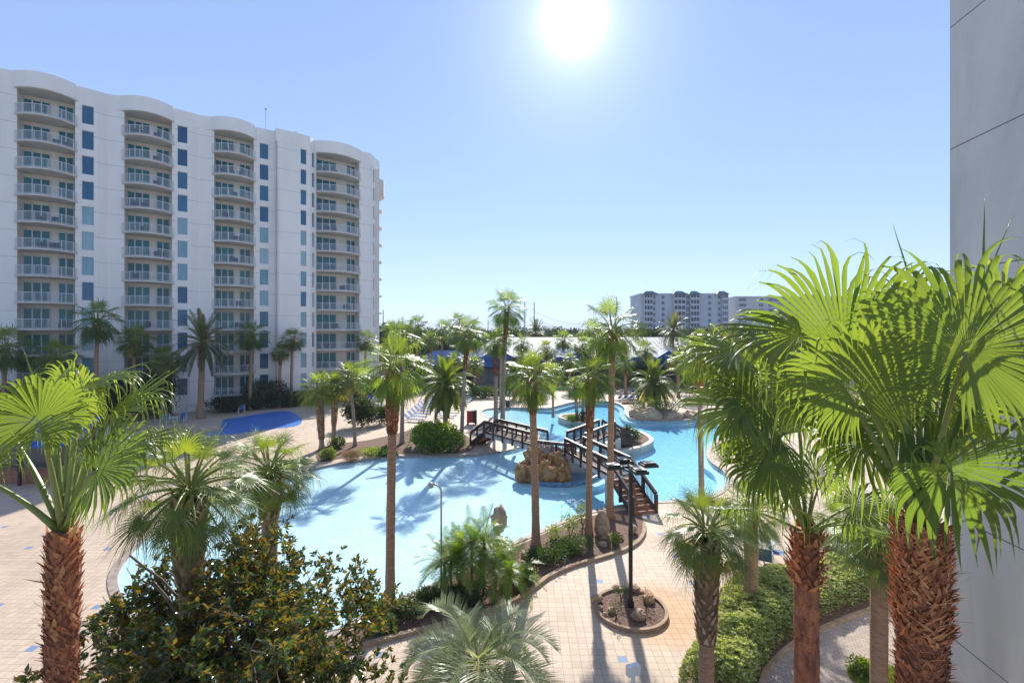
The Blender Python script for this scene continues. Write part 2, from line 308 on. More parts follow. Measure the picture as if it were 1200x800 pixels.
def water():
    m, nt, nd, lk = mat('pool_water'); out = N(nt, 'ShaderNodeOutputMaterial')
    v = coord(nt)
    n1 = noise(nt, v, 2.2, 3, .5, .8); n2 = noise(nt, v, 9, 2, .5, .4)
    ad = N(nt, 'ShaderNodeMath', operation='MULTIPLY_ADD'); lk.new(n2.outputs['Fac'], ad.inputs[0]); ad.inputs[1].default_value = .45; lk.new(n1.outputs['Fac'], ad.inputs[2])
    bp = N(nt, 'ShaderNodeBump'); setin(bp, Strength=.42, Distance=.06); lk.new(ad.outputs[0], bp.inputs['Height'])
    tr = N(nt, 'ShaderNodeBsdfTransparent'); tr.inputs[0].default_value = (.97, .99, 1, 1)
    gl = N(nt, 'ShaderNodeBsdfGlossy'); setin(gl, Roughness=.04); lk.new(bp.outputs[0], gl.inputs['Normal'])
    ge = N(nt, 'ShaderNodeNewGeometry'); dp_ = N(nt, 'ShaderNodeVectorMath', operation='DOT_PRODUCT'); lk.new(ge.outputs['Incoming'], dp_.inputs[0]); lk.new(bp.outputs[0], dp_.inputs[1])
    ab = N(nt, 'ShaderNodeMath', operation='ABSOLUTE'); lk.new(dp_.outputs['Value'], ab.inputs[0])
    om = N(nt, 'ShaderNodeMath', operation='SUBTRACT', use_clamp=True); om.inputs[0].default_value = 1; lk.new(ab.outputs[0], om.inputs[1])
    pw = N(nt, 'ShaderNodeMath', operation='POWER'); lk.new(om.outputs[0], pw.inputs[0]); pw.inputs[1].default_value = 5
    fr = N(nt, 'ShaderNodeMath', operation='MULTIPLY_ADD'); lk.new(pw.outputs[0], fr.inputs[0]); fr.inputs[1].default_value = .98; fr.inputs[2].default_value = .02
    mx = N(nt, 'ShaderNodeMixShader'); lk.new(fr.outputs[0], mx.inputs[0]); lk.new(tr.outputs[0], mx.inputs[1]); lk.new(gl.outputs[0], mx.inputs[2])
    lk.new(mx.outputs[0], out.inputs[0])
    va = N(nt, 'ShaderNodeVolumeAbsorption'); va.inputs['Color'].default_value = (.12, .72, .92, 1); va.inputs['Density'].default_value = .27
    lk.new(va.outputs[0], out.inputs['Volume'])
    return m
M['water'] = water()
M['splash'] = simple('blue_pool_paint', (.09, .26, .66), (.055, .17, .50), .35, .9)
M['asphalt'] = simple('path_pavers', (.24, .185, .15), (.17, .13, .10), .9, 2.5, .4, bscale=20)
def bricks(name, c1, c2, cm, bw, bh, rot):
    m, nt, nd, lk = mat(name); b = N(nt, 'ShaderNodeBsdfPrincipled'); out = N(nt, 'ShaderNodeOutputMaterial'); lk.new(b.outputs[0], out.inputs[0])
    v = coord(nt); mp = N(nt, 'ShaderNodeMapping'); lk.new(v, mp.inputs[0]); mp.inputs['Rotation'].default_value = (0, 0, R(rot))
    br = N(nt, 'ShaderNodeTexBrick'); lk.new(mp.outputs[0], br.inputs['Vector']); setin(br, Scale=1.0)
    br.inputs['Brick Width'].default_value = bw; br.inputs['Row Height'].default_value = bh; br.inputs['Mortar Size'].default_value = .007
    br.inputs['Color1'].default_value = rgb(c1); br.inputs['Color2'].default_value = rgb(c2); br.inputs['Mortar'].default_value = rgb(cm)
    lk.new(br.outputs['Color'], b.inputs['Base Color']); setin(b, Roughness=.85)
    bp = N(nt, 'ShaderNodeBump'); setin(bp, Strength=.6, Distance=.01); bp.invert = True; lk.new(br.outputs['Fac'], bp.inputs['Height']); lk.new(bp.outputs[0], b.inputs['Normal'])
    return m
M['pathbrick'] = bricks('path_brick', (.42, .33, .27), (.32, .25, .20), (.18, .14, .11), .22, .11, 25)

# ---------------------------------------------------------------- curves / sheets
def smooth_loop(pts, k=6, closed=True):
    P = [np.array(p, float) for p in pts]; n = len(P); out = []
    rng = range(n) if closed else range(n - 1)
    for i in rng:
        a, b, c, d = (P[(i - 1) % n], P[i], P[(i + 1) % n], P[(i + 2) % n]) if closed else (P[max(i - 1, 0)], P[i], P[i + 1], P[min(i + 2, n - 1)])
        for j in range(k):
            t = j / k
            out.append(.5 * ((2 * b) + (-a + c) * t + (2 * a - 5 * b + 4 * c - d) * t * t + (-a + 3 * b - 3 * c + d) * t ** 3))
    if not closed: out.append(P[-1])
    return np.array(out)
def sheet(name, loops, z, material, kind='structure', label=None, cat=None):
    cu = bpy.data.curves.new(name, 'CURVE'); cu.dimensions = '2D'; cu.fill_mode = 'BOTH'
    for L in loops:
        s = cu.splines.new('POLY'); s.points.add(len(L) - 1)
        for i, p in enumerate(L): s.points[i].co = (p[0], p[1], 0, 1)
        s.use_cyclic_u = True
    o = bpy.data.objects.new(name + '_tmp', cu); COL.objects.link(o)
    dg = bpy.context.evaluated_depsgraph_get(); dg.update()
    me = bpy.data.meshes.new_from_object(o.evaluated_get(dg)); bpy.data.objects.remove(o); me.name = name
    me.materials.clear(); me.materials.append(material)
    # make normals face up
    co = np.zeros(len(me.polygons) * 3); me.polygons.foreach_get('normal', co)
    if co.reshape(-1, 3)[:, 2].mean() < 0: me.flip_normals()
    q = link(name, me, None, (0, 0, z)); tag(q, label, cat, None, kind)
    return q
def ribbon(mb, line, w0, w1, z0, z1, closed=True, m=0):   # strip of kerb between offsets w0 and w1 of a line
    L = np.asarray(line, float); n = len(L)
    T = (np.roll(L, -1, 0) - np.roll(L, 1, 0)) if closed else np.gradient(L, axis=0)
    T /= np.linalg.norm(T, axis=1)[:, None] + 1e-9; Nn = np.stack([-T[:, 1], T[:, 0]], 1)
    A = L + Nn * w0; B = L + Nn * w1
    P = np.concatenate([np.c_[A, np.full(n, z0)], np.c_[A, np.full(n, z1)], np.c_[B, np.full(n, z1)], np.c_[B, np.full(n, z0)]])
    Q = []
    for i in range(n if closed else n - 1):
        j = (i + 1) % n
        for a in range(4):
            b = (a + 1) % 4; Q.append([a * n + i, a * n + j, b * n + j, b * n + i])
    mb.quads(P, Q, .5, m)

main_px = [(148,709),(137,673),(160,640),(190,618),(245,590),(300,570),(340,558),(380,546),(430,538),(480,534),(530,534.5),(565,532),(590,528.5),(610,523.5),(628,516),(632,509),(615,502),(590,495),(572,488),(564,483),(572,479),(600,477.3),(640,478),(655,475),(672,471),(700,469.7),(720,471.5),(731,477),(733,485),(743,491),(780,493),(820,491),(842,493),(851,500),(846,511),(834,521),(828,532),(834,542),(848,552),(852,566),(835,580),(800,586),(765,588),(725,592),(700,597),(675,604),(645,616),(615,629),(598,636),(565,654),(530,673),(490,692),(442,712),(400,735),(340,757),(250,765),(185,745)]
pool = smooth_loop([gp(*p) for p in main_px], 5)
isl1 = smooth_loop([gp(*p) for p in [(606,552),(612,541),(630,532),(660,526),(690,529),(706,540),(708,552),(690,561),(660,566),(625,563)]], 5)
isl2 = smooth_loop([gp(*p) for p in [(706,516),(705,509),(715,504),(735,502),(755,507),(766,515),(757,522),(740,526.5),(722,527.5)]], 5)
isl3 = smooth_loop([gp(*p) for p in [(654,488),(664,484.5),(680,485),(691,490),(689,496),(672,493.5)]], 5)
spa = smooth_loop([gp(640 + 34 * math.cos(a), 455.5 + 2.6 * math.sin(a)) for a in np.arange(0, 2 * math.pi, .5)], 3)
deck_rect = [(-75, -6), (62, -6), (62, 93), (-75, 93)]
sheet('pool_deck', [deck_rect, pool, spa], 0, M['pavers'])
big = [(-2500, -400), (2500, -400), (2500, 4000), (-2500, 4000)]
sheet('ground', [big, deck_rect], -.06, M['far_lawn'])

# pool shell: floor, walls, water
def depth(x, y):
    sx = (x + 4.0) / 12.0; t = min(max(sx, 0), 1); t = t * t * (3 - 2 * t)
    return -(.15 + .60 * t)
gx = np.linspace(-26, 27, 60); gy = np.linspace(13, 74, 60)
P = [(x, y, depth(x, y)) for y in gy for x in gx]
Q = [[j * 60 + i, j * 60 + i + 1, (j + 1) * 60 + i + 1, (j + 1) * 60 + i] for j in range(59) for i in range(59)]
fl = MB(); fl.quads(P, Q); tag(fl.build('pool_floor', M['plaster'], None, True), kind='structure')
def wall_strip(mb, line, z0, z1, m=0):
    n = len(line); P = np.concatenate([np.c_[line, np.full(n, z0)], np.c_[line, np.full(n, z1)]])
    mb.quads(P, [[i, (i + 1) % n, n + (i + 1) % n, n + i] for i in range(n)], .5, m)
w = MB(); wall_strip(w, pool, -1.6, -.002); tag(w.build('pool_wall', M['plaster']), kind='structure')
def area(L): return .5 * np.sum(L[:, 0] * np.roll(L[:, 1], -1) - np.roll(L[:, 0], -1) * L[:, 1])
def grow_loop(L, d):
    T_ = np.roll(L, -1, 0) - np.roll(L, 1, 0); T_ /= np.linalg.norm(T_, axis=1)[:, None] + 1e-9; sg = 1 if area(L) > 0 else -1
    return L + np.stack([T_[:, 1], -T_[:, 0]], 1) * d * sg
w = MB(); w.prism([tuple(p) for p in grow_loop(pool, .03)], -2.0, -.085); tag(w.build('pool_water', M['water']), kind='structure')
w = MB(); sg_ = 1 if area(pool) > 0 else -1; ribbon(w, pool, 0, sg_ * .7, -1.5, -.32); ribbon(w, isl1, 0, (-1 if area(isl1) > 0 else 1) * .8, -1.5, -.30); tag(w.build('pool_ledge', M['plaster']), kind='structure')
w = MB(); wall_strip(w, spa, -1.0, -.002); w.ngon([(p[0], p[1], -.9) for p in spa]); tag(w.build('spa_pool_wall', M['plaster']), kind='structure')
w = MB(); w.prism([tuple(p) for p in grow_loop(spa, .03)], -.97, -.06); tag(w.build('spa_pool_water', M['water']), kind='structure')
w = MB(); ribbon(w, spa, -.5, .02, -.12, .07); tag(w.build('spa_pool_coping', M['coping_w']), kind='structure')
# coping: the loop runs clockwise or not - find which side is outside
def area(L): return .5 * np.sum(L[:, 0] * np.roll(L[:, 1], -1) - np.roll(L[:, 0], -1) * L[:, 1])
sgn = -1 if area(pool) > 0 else 1
w = MB()
nfar = 42 * 5
ribbon(w, pool, -sgn * .03, sgn * .30, -.10, .035, True)
tag(w.build('pool_coping', M['coping']), kind='structure')
for L, nm, topm, zt in ((isl1, 'rock_island_base', 'tile', .02), (isl2, 'bridge_island', 'coping_w', .06), (isl3, 'palm_island', 'coping_w', .04)):
    w = MB(); w.prism([tuple(p) for p in L], -1.5, zt, 0); tag(w.build(nm, M[topm]), kind='structure')
    c = L.mean(0); w = MB()
    if nm != 'rock_island_base':
        w.ngon([(c[0] + (p[0] - c[0]) * .84, c[1] + (p[1] - c[1]) * .84, zt + .02) for p in L]); tag(w.build('mulch_bed', M['mulch']), kind='structure')

# splash pad
sp_ = smooth_loop([gp(*p) for p in [(238,509),(258,503),(262,492),(285,488),(318,482.5),(338,482),(350,487),(354,493),(347,499),(325,502),(300,505),(270,509)]], 5)
sheet('splash_pad', [sp_], .006, M['splash'])
# planting beds with kerbs
front_kerb = smooth_loop([gp(*p) for p in [(310,815),(350,793),(387,772),(430,757),(485,742),(545,727),(601,706),(626,690),(645,676),(672,664),(700,656),(722,649),(744,639),(754,627),(755,615)]], 6, False)
near_shore = [gp(*p) for p in [(750,596),(725,599),(700,603),(675,610),(645,622),(615,636),(598,643),(565,661),(530,681),(490,701),(442,722),(400,745),(340,768),(250,777),(200,770)]]
bed = [tuple(p) for p in front_kerb] + near_shore + [gp(230, 815)]
sheet('mulch_bed', [bed], .03, M['mulch'])
w = MB(); ribbon(w, front_kerb, -.09, .09, -.01, .14, False); tag(w.build('planter_kerb', M['kerb']), kind='structure')
rc = gp(739, 715); rp = [(rc[0] + 1.30 * math.cos(a) * 1.0, rc[1] + 1.34 * math.sin(a)) for a in np.linspace(0, 2 * math.pi, 40, endpoint=False)]
sheet('mulch_bed', [[((p[0]-rc[0])*.95+rc[0], (p[1]-rc[1])*.95+rc[1]) for p in rp]], .07, M['mulch'])
w = MB(); ribbon(w, rp, -.06, .06, -.01, .15); tag(w.build('planter_kerb', M['kerb']), kind='structure')
far_bed = smooth_loop([gp(*p) for p in [(375,541),(372,528),(395,520),(430,516),(465,508),(500,500),(535,505),(552,515),(556,524),(540,531),(500,531),(440,533),(400,537)]], 4)
sheet('mulch_bed', [far_bed], .03, M['mulch'])
# right bed, path and grass
hedge_kerb = smooth_loop([gp(*p) for p in [(886,835),(893,800),(905,778),(935,752),(980,730),(1030,712),(1075,702)]], 6, False)
path = [tuple(p) for p in hedge_kerb] + [gp(1400, 702), gp(1400, 960), gp(880, 960)]
sheet('garden_path', [path], .012, M['pathbrick'])
w = MB(); ribbon(w, hedge_kerb, -.07, .07, -.01, .10, False); tag(w.build('path_kerb', M['kerb']), kind='structure')
rb = [tuple(p) for p in hedge_kerb] + [gp(1075, 655), gp(1000, 652), gp(930, 665), gp(870, 676), gp(845, 690), gp(835, 730), gp(795, 800), gp(790, 835)]
sheet('mulch_bed', [rb], .03, M['mulch'])

# ---------------------------------------------------------------- leaves
def unit(a): a = np.asarray(a, float); return a / (np.linalg.norm(a) + 1e-12)
def fan(mb, hub, axis, normal, Rl, nseg=40, span=300, fused=.58, droop=1.6, st=8, rng=rnd, tone=.5, fold=.35, cup=.15, m=0, wide=1.0):
    axis = unit(axis); normal = unit(np.asarray(normal, float) - np.dot(normal, axis) * axis); lat = np.cross(normal, axis); hub = np.asarray(hub, float)
    a = np.radians((np.arange(nseg) + .5) / nseg * span - span / 2); dth = math.radians(span / nseg)
    r = np.array([rng.random() for _ in range(nseg)]); r2 = np.array([rng.random() for _ in range(nseg)])
    L = Rl * (.80 + .20 * np.cos(a)) * (.92 + .16 * r)
    D = np.cos(a)[:, None] * axis + np.sin(a)[:, None] * lat
    S = -np.sin(a)[:, None] * axis + np.cos(a)[:, None] * lat
    pos = hub + D * (L * .02)[:, None]; d = D.copy() + normal * cup * .4; d /= np.linalg.norm(d, axis=1)[:, None]
    g = np.array((0, 0, -1.)); rows = []
    wf = Rl * .85 * fused * math.tan(dth / 2) * wide
    ts = np.linspace(0, 1, st)
    tf = fused * (.80 + .4 * r2); flop = (r2 - .35) * 1.3; r3 = np.array([rng.random() for _ in range(nseg)]); lat_ = (r3 - .5) * .22; brk = np.where(r3 < .22, tf * 1.05, .74 + .2 * r2)
    for i, t in enumerate(ts):
        rr = np.linalg.norm(pos - hub, axis=1)
        wf_i = L * fused * math.tan(dth / 2) * wide * .86
        wd = np.where(t < tf, L * max(t, .02) * math.tan(dth / 2) * wide, wf_i * np.clip((1 - t) / (1 - tf), 0.02, 1) ** 1.15)
        fo = fold * wd * (1 if t > 0 else 0)
        Pm = pos + normal * fo[:, None]; Pl = pos - S * wd[:, None] - normal * fo[:, None] * .5; Pr = pos + S * wd[:, None] - normal * fo[:, None] * .5
        rows.append(np.stack([Pl, Pm, Pr], 1))
        if i < st - 1:
            k = np.clip((t - tf * .8), 0, 1) * droop * (.5 + 1.0 * r) / (st - 1) * 10.0 + .03
            curl_ = (t > brk) * np.clip(droop, .4, 2) * .38
            d = d + g * (k + curl_)[:, None] + normal * ((k + curl_ * .6) * flop)[:, None] + S * (lat_ * (t > tf * .9))[:, None]; d /= np.linalg.norm(d, axis=1)[:, None]
            pos = pos + d * (L / (st - 1))[:, None]
    A = np.stack(rows, 1)                                      # nseg, st, 3, 3
    V = A.reshape(-1, 3); Q = []
    base = (np.arange(nseg)[:, None] * st + np.arange(st - 1)[None, :]) * 3
    for c in (0, 1): Q.append(np.stack([base + c, base + c + 1, base + c + 4, base + c + 3], -1).reshape(-1, 4))
    tn = np.repeat(tone + (r - .5) * .12, st * 3)
    tipt = np.tile(np.repeat((ts > .93) * .25, 3), nseg)
    mb.quads(V, np.concatenate(Q), np.clip(tn + tipt * (np.repeat(r2, st * 3) > .35), 0, 1), m)
def arc(p0, d0, L, sag, n=7):
    p = np.array(p0, float); d = unit(d0); out = [p.copy()]
    for i in range(n - 1):
        d = unit(d + np.array((0, 0, -1.)) * sag / (n - 1)); p = p + d * L / (n - 1); out.append(p.copy())
    return np.array(out), d
def fan_leaf(mb, base, azim, elev, pet, Rl, nseg, st, rng, tone, droop=1.6, sag=.5, m=0, mp=1, pw=.022, span=300, fused=.5, wide=1.0):
    d0 = np.array((math.cos(azim) * math.cos(elev), math.sin(azim) * math.cos(elev), math.sin(elev)))
    pts, d = arc(base, d0, pet, sag, 6)
    mb.tube(pts, np.linspace(pw * 1.5, pw * .7, 6), 5 if nseg > 24 else 3, mp, tone, False)
    side = np.cross(d, (0, 0, 1.)); side = unit(side) if np.linalg.norm(side) > .05 else np.array((math.sin(azim), -math.cos(azim), 0))
    nrm = np.cross(side, d)
    tw = (rng.random() - .5) * .8
    nrm = unit(nrm * math.cos(tw) + side * math.sin(tw))
    ax = unit(d + np.array((0, 0, -.25)))
    fan(mb, pts[-1], ax, nrm, Rl, nseg, span, fused, droop, st, rng, tone, m=m, wide=wide)
def fan_crown(rng, n=34, Rl=.95, pet=1.0, nseg=22, st=5, droop=1.6, lo=-55, hi=80, pale=.0, dead=.05, sag=.55, fused=.5, wide=1.0, span=300):
    mb = MB()
    for i in range(n):
        f = i / (n - 1); az = i * 2.39996 + rng.random() * .4; el = math.radians(hi + (lo - hi) * f ** .9 + rng.uniform(-7, 7))
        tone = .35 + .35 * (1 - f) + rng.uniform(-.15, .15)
        if f > .8 and rng.random() < dead * 4: tone = rng.uniform(.93, 1)
        rz = .0 + .16 * math.cos(el)
        fan_leaf(mb, (math.cos(az) * .12, math.sin(az) * .12, .1 + .25 * (1 - f)), az, el, pet * rng.uniform(.8, 1.1) * (.75 + .25 * math.cos(el)), Rl * rng.uniform(.85, 1.08), nseg, st, rng, tone, droop * (1 + .5 * f), sag, span=span, fused=fused, wide=wide)
    return mb
def pinnate(mb, base, azim, elev, L, sag, nl, ll, rng, tone, vee=.5, ldroop=.5, m=0, mp=1, bare=.12, wl=.02, pw=.03, st=3, curl=0):
    d0 = np.array((math.cos(azim) * math.cos(elev), math.sin(azim) * math.cos(elev), math.sin(elev)))
    pts, _ = arc(base, d0, L, sag, 12)
    mb.tube(pts, np.linspace(pw, pw * .25, 12), 4, mp, tone, False)
    ts = np.linspace(bare, .995, nl); idx = ts * 11; i0 = np.minimum(idx.astype(int), 10); fr = (idx - i0)[:, None]
    P = pts[i0] * (1 - fr) + pts[i0 + 1] * fr; T = pts[i0 + 1] - pts[i0]; T /= np.linalg.norm(T, axis=1)[:, None]
    side = np.cross(T, (0, 0, 1.)); sn = np.linalg.norm(side, axis=1)[:, None]; side = np.where(sn > .08, side / (sn + 1e-9), np.array((math.sin(azim), -math.cos(azim), 0))); up = np.cross(side, T)
    for sg in (-1, 1):
        rr = np.array([rng.random() for _ in range(nl)])
        LL = ll * np.sin(np.clip((ts - bare) / (1 - bare) * 2.6 + .45, 0, 3.05)) ** .6 * (.85 + .3 * rr)
        fw = .45 + .9 * ts
        D = side * sg + T * fw[:, None] + up * (vee + (rr[:, None] - .5) * .35); D /= np.linalg.norm(D, axis=1)[:, None]
        pos = P.copy(); rows = []
        W = np.cross(D, up); W /= np.linalg.norm(W, axis=1)[:, None] + 1e-9
        for k in range(st):
            t = k / (st - 1); wd = wl * (1 - t) ** .7 * (.5 if k == 0 else 1) + .001
            rows.append(np.stack([pos - W * wd, pos + W * wd], 1))
            D2 = D + np.array((0, 0, -1.)) * ldroop * (t + .3); D2 /= np.linalg.norm(D2, axis=1)[:, None]
            pos = pos + D2 * (LL / (st - 1))[:, None]
        V = np.stack(rows, 1).reshape(-1, 3); b = (np.arange(nl)[:, None] * st + np.arange(st - 1)[None, :]) * 2
        Q = np.stack([b, b + 1, b + 3, b + 2], -1).reshape(-1, 4)
        mb.quads(V, Q, np.clip(np.repeat(tone + (rr - .5) * .15, st * 2), 0, 1), m)
def pinnate_crown(rng, n=46, L=3.6, nl=36, ll=.5, lo=-45, hi=85, sag=1.1, vee=.5, ldroop=.35, bare=.12, wl=.03, pw=.04, yellow=0, st=3, tr_=(.45, .3, .2)):
    mb = MB()
    for i in range(n):
        f = i / (n - 1); az = i * 2.39996 + rng.random() * .3; el = math.radians(hi + (lo - hi) * f + rng.uniform(-6, 6))
        tone = tr_[0] + tr_[1] * (1 - f) + rng.uniform(-tr_[2], tr_[2])
        if f > .72 and rng.random() < yellow: tone = rng.uniform(.85, 1)
        pinnate(mb, (math.cos(az) * .15, math.sin(az) * .15, .1 + .3 * (1 - f)), az, el, L * rng.uniform(.85, 1.05), sag * (.7 + .5 * math.cos(el)), nl, ll, rng, tone, vee, ldroop, bare=bare, wl=wl, pw=pw, st=st)
    return mb
def trunk_mesh(rng, h, r0, r1, lean=(0, 0), flare=1.5, rings=True, n=12, step=.25):
    k = max(6, int(h / step)); t = np.linspace(0, 1, k)
    pts = np.c_[lean[0] * t ** 1.6, lean[1] * t ** 1.6, h * t]
    rad = (r0 + (r1 - r0) * t) * (1 + (flare - 1) * np.exp(-t * h / .35))
    rad = rad * (1 + .035 * np.array([rng.uniform(-1, 1) for _ in t]))
    mb = MB(); mb.tube(pts, rad, n); return mb, pts, rad
def flakes(mb, p0, p1, r, rows, per, ln, wd, out, rng, up=1, m=0, curl=.25, mixt=(0, 1), rag=0.0):
    p0 = np.array(p0, float); p1 = np.array(p1, float); ax = p1 - p0
    for i in range(rows):
        t = (i + .5) / rows; c = p0 + ax * t; rr = r(t) if callable(r) else r
        for j in range(per):
            a = (j + (i % 2) * .5 + rng.uniform(-.2, .2)) / per * 2 * math.pi; l = ln * rng.uniform(.6, 1.25); w_ = wd * rng.uniform(.7, 1.2); tn = rng.uniform(*mixt)
            d = np.array((math.cos(a), math.sin(a), 0)); s_ = np.array((-math.sin(a), math.cos(a), 0)); u = np.array((0, 0, 1.)) * up
            o_ = out * rng.uniform(.5, 1.4); tw = s_ * rng.uniform(-1, 1) * rag * l
            P = []
            for q, (tt, ww, oo) in enumerate(((0, 1.0, 0), (.4, .85, .25), (.75, .55, .7), (1, .12, 1.0 + rng.uniform(-curl, curl)))):
                b = c + d * (rr * .93 + o_ * oo) + u * l * tt + tw * tt + s_ * 0
                P += [b - s_ * w_ * ww, b + d * w_ * .25 * (1 - tt), b + s_ * w_ * ww]
            Q = []
            for q in range(3):
                for c_ in (0, 1): Q.append([q * 3 + c_, q * 3 + c_ + 1, q * 3 + c_ + 4, q * 3 + c_ + 3])
            mb.quads(P, Q, tn, m)

def facade(px, off=2.6):                          # distance of the tower's front at a pixel column, less a margin
    q = (px - CX) / F; s_ = (q * 57 + 50.5) / (.798 - q * .602); return 57 + .602 * s_ - off
# ---------------------------------------------------------------- palm templates
def T(name, mb, mats): return mb.mesh(name, mats, True)
r_ = random.Random(11)
crowns = {
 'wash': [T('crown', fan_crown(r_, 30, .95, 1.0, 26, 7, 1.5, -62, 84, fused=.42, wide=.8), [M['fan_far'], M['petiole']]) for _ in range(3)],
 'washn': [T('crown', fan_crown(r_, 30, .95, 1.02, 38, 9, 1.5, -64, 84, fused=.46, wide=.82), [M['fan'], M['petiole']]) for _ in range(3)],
 'sabal': [T('crown', fan_crown(r_, 38, .85, .85, 26, 5, .9, -40, 85, fused=.27, wide=1.1, span=260, sag=.6), [M['sabal'], M['petiole']]) for _ in range(2)],
 'sabaln': [T('crown', fan_crown(r_, 44, .84, .82, 40, 7, .8, -42, 85, fused=.24, wide=1.1, span=260, sag=.6), [M['sabal'], M['petiole']]) for _ in range(3)],
 'date': [T('crown', pinnate_crown(r_, 54, 3.9, 44, .55, -40, 85, 1.25, wl=.035, yellow=.1), [M['date'], M['petiole']]) for _ in range(2)],
 'canary': [T('crown', pinnate_crown(r_, 70, 3.6, 44, .55, -30, 85, 1.5, tr_=(.30, .25, .12), wl=.05, yellow=.5, ldroop=.15), [M['canary'], M['petiole']]) for _ in range(2)],
}
def palm(name, kind, label, group, x, y, ztop, var=0, r0=.16, r1=.13, boots=0, bootmat='boot_red', barkm='bark_grey', scale=1, lean=(0, 0), crown_mesh=None, rz=None, z0=0, br=None, boot_n=None, pine=False):
    rng = random.Random(hash((round(x, 2), round(y, 2))) & 0xffff)
    root = thing(name, label, 'palm tree', (x, y, z0), 0, group)
    tm, pts, rad = trunk_mesh(rng, ztop - z0, r0, r1, lean)
    tm.build('trunk', M[barkm], root, True)
    if boots:
        b = MB(); zb = max(ztop - z0 - boots, .1); near = y < 30
        Rb = br or r1 * 1.5
        top = pts[-1]; fr_ = zb / (ztop - z0); bot = np.array((lean[0] * fr_ ** 1.6, lean[1] * fr_ ** 1.6, zb))
        prof = (lambda t: Rb * (.72 + .33 * math.sin(min(t * 1.8, 1.57)))) if not pine else (lambda t: Rb * (.35 + .65 * math.sin(.35 + t * 2.2)))
        nn = 10; b.tube([bot + (top - bot) * i / nn for i in range(nn + 1)], [prof(i / nn) * .93 for i in range(nn + 1)], 12, 0, .15)
        if bootmat == 'boot_grey': flakes(b, bot, top, prof, int(boots / .13), 9, .24, .055, .10, rng, 1, mixt=(.1, 1), rag=.4)
        else: flakes(b, bot, top, prof, int(boots / (.07 if near else .12)), 14 if near else 8, .16 if near else .24, .045, .055, rng, 1, mixt=(0, .95), rag=.5)
        b.build('leaf_bases', M[bootmat], root, False)
    c = link('crown', crown_mesh or crowns[kind][var % len(crowns[kind])], root, (lean[0], lean[1], ztop - z0), rz if rz is not None else rng.uniform(0, 6.28))
    c.scale = (scale, scale, scale)
    return root

W, S_ = 'washingtonia_palm', 'sabal_palm'
PG = 'tall fan palms around the lagoon pool'
def pp(px, base_y, crown_y, basex=None, z0=0):   # returns x,y,ztop,lean
    x, y = gp(basex if basex is not None else px, base_y, z0); X2 = (px - CX) / F * y; zt = H - (crown_y - HY) / F * y
    return x, y, zt, (X2 - x, 0)
def putp(px, by, cy, bx, kind, label, group, **k):
    x, y, zt, ln = pp(px, by, cy, bx); nm = {'wash': W, 'washn': W, 'sabal': S_, 'sabaln': S_, 'date': 'date_palm', 'canary': 'canary_palm'}[kind]
    return palm(nm, kind, label, group, x, y, zt, lean=ln, **k)
# mid-ground palms: crown px, base row, crown row, base px
putp(461, 715, 437, 457, 'washn', 'tall fan palm with shaggy neck, nearest the thin lamp on its left', PG, r0=.185, r1=.15, boots=2.3, br=.27, var=0, barkm='bark_brown', scale=.92)
putp(623, 640, 447, 628, 'washn', 'tall fan palm in the near planting bed, in front of the rock island', PG, r0=.20, r1=.16, boots=1.6, br=.27, var=1, barkm='bark_brown', scale=.98)
putp(692, 628, 447, 690, 'washn', 'fan palm in the near bed with brown shaggy trunk beside the big round boulder', PG, r0=.17, r1=.15, boots=2.6, br=.24, var=2, barkm='bark_brown', scale=.9)
putp(718, 607, 392, 715, 'washn', 'tallest fan palm behind the four headed lamp, its crown against the sky', PG, r0=.2, r1=.16, boots=1.0, br=.25, var=0, barkm='bark_brown', scale=1.25)
putp(819, 592, 425, 822, 'washn', 'fan palm on the right pool edge with an orange brown ball under its crown', PG, r0=.17, r1=.14, boots=1.7, br=.36, var=1, barkm='bark_grey', scale=1.05)
putp(548, 522, 396, 541, 'wash', 'slim grey fan palm standing on the far bank behind the round green bush', PG, r0=.19, r1=.14, boots=3.0, br=.24, var=2, scale=1.25)
putp(594, 496, 365, 589, 'wash', 'tallest of the three fan palms at the left tip of the back pool', PG, r0=.27, r1=.2, boots=3.5, br=.3, var=0, scale=1.6)
putp(581, 497, 405, 581, 'wash', 'shorter fan palm with a brown shaggy neck at the left tip of the back pool', PG, r0=.25, r1=.19, boots=3.5, br=.33, var=1, scale=1.15)
putp(588, 478, 398, 587, 'wash', 'fan palm half hidden behind the two palms at the tip of the back pool', PG, r0=.22, r1=.18, boots=2, var=2, scale=1.2)
putp(474, 520, 400, 471, 'wash', 'pale trunked fan palm on the far bank behind the near left fan palm', PG, r0=.2, r1=.15, boots=1.4, var=1, scale=1.3)
putp(410, 523, 447, 416, 'sabal', 'small cabbage palm with a slanting smooth trunk on the far bank', 'cabbage palms on the far bank', r0=.15, r1=.15, boots=1.2, bootmat='boot_grey', br=.26, var=0, scale=1.35)
putp(374, 526, 460, 377, 'sabal', 'cabbage palm with criss-cross leaf bases down its whole trunk, leftmost on the far bank', 'cabbage palms on the far bank', r0=.2, r1=.2, boots=4.2, bootmat='boot_grey', br=.36, var=1, scale=1.4)
putp(393, 520, 456, 391, 'sabal', 'cabbage palm with a rough trunk between the two other cabbage palms of the far bank', 'cabbage palms on the far bank', r0=.2, r1=.2, boots=3.4, bootmat='boot_grey', br=.33, var=0, scale=1.2)
putp(522, 513, 455, 522, 'canary', 'canary date palm with a green pineapple trunk and yellow lower fronds beside the white loungers', 'canary date palms', r0=.22, r1=.3, boots=2.2, bootmat='shrub_lime', br=.85, var=0, scale=.95, pine=True)
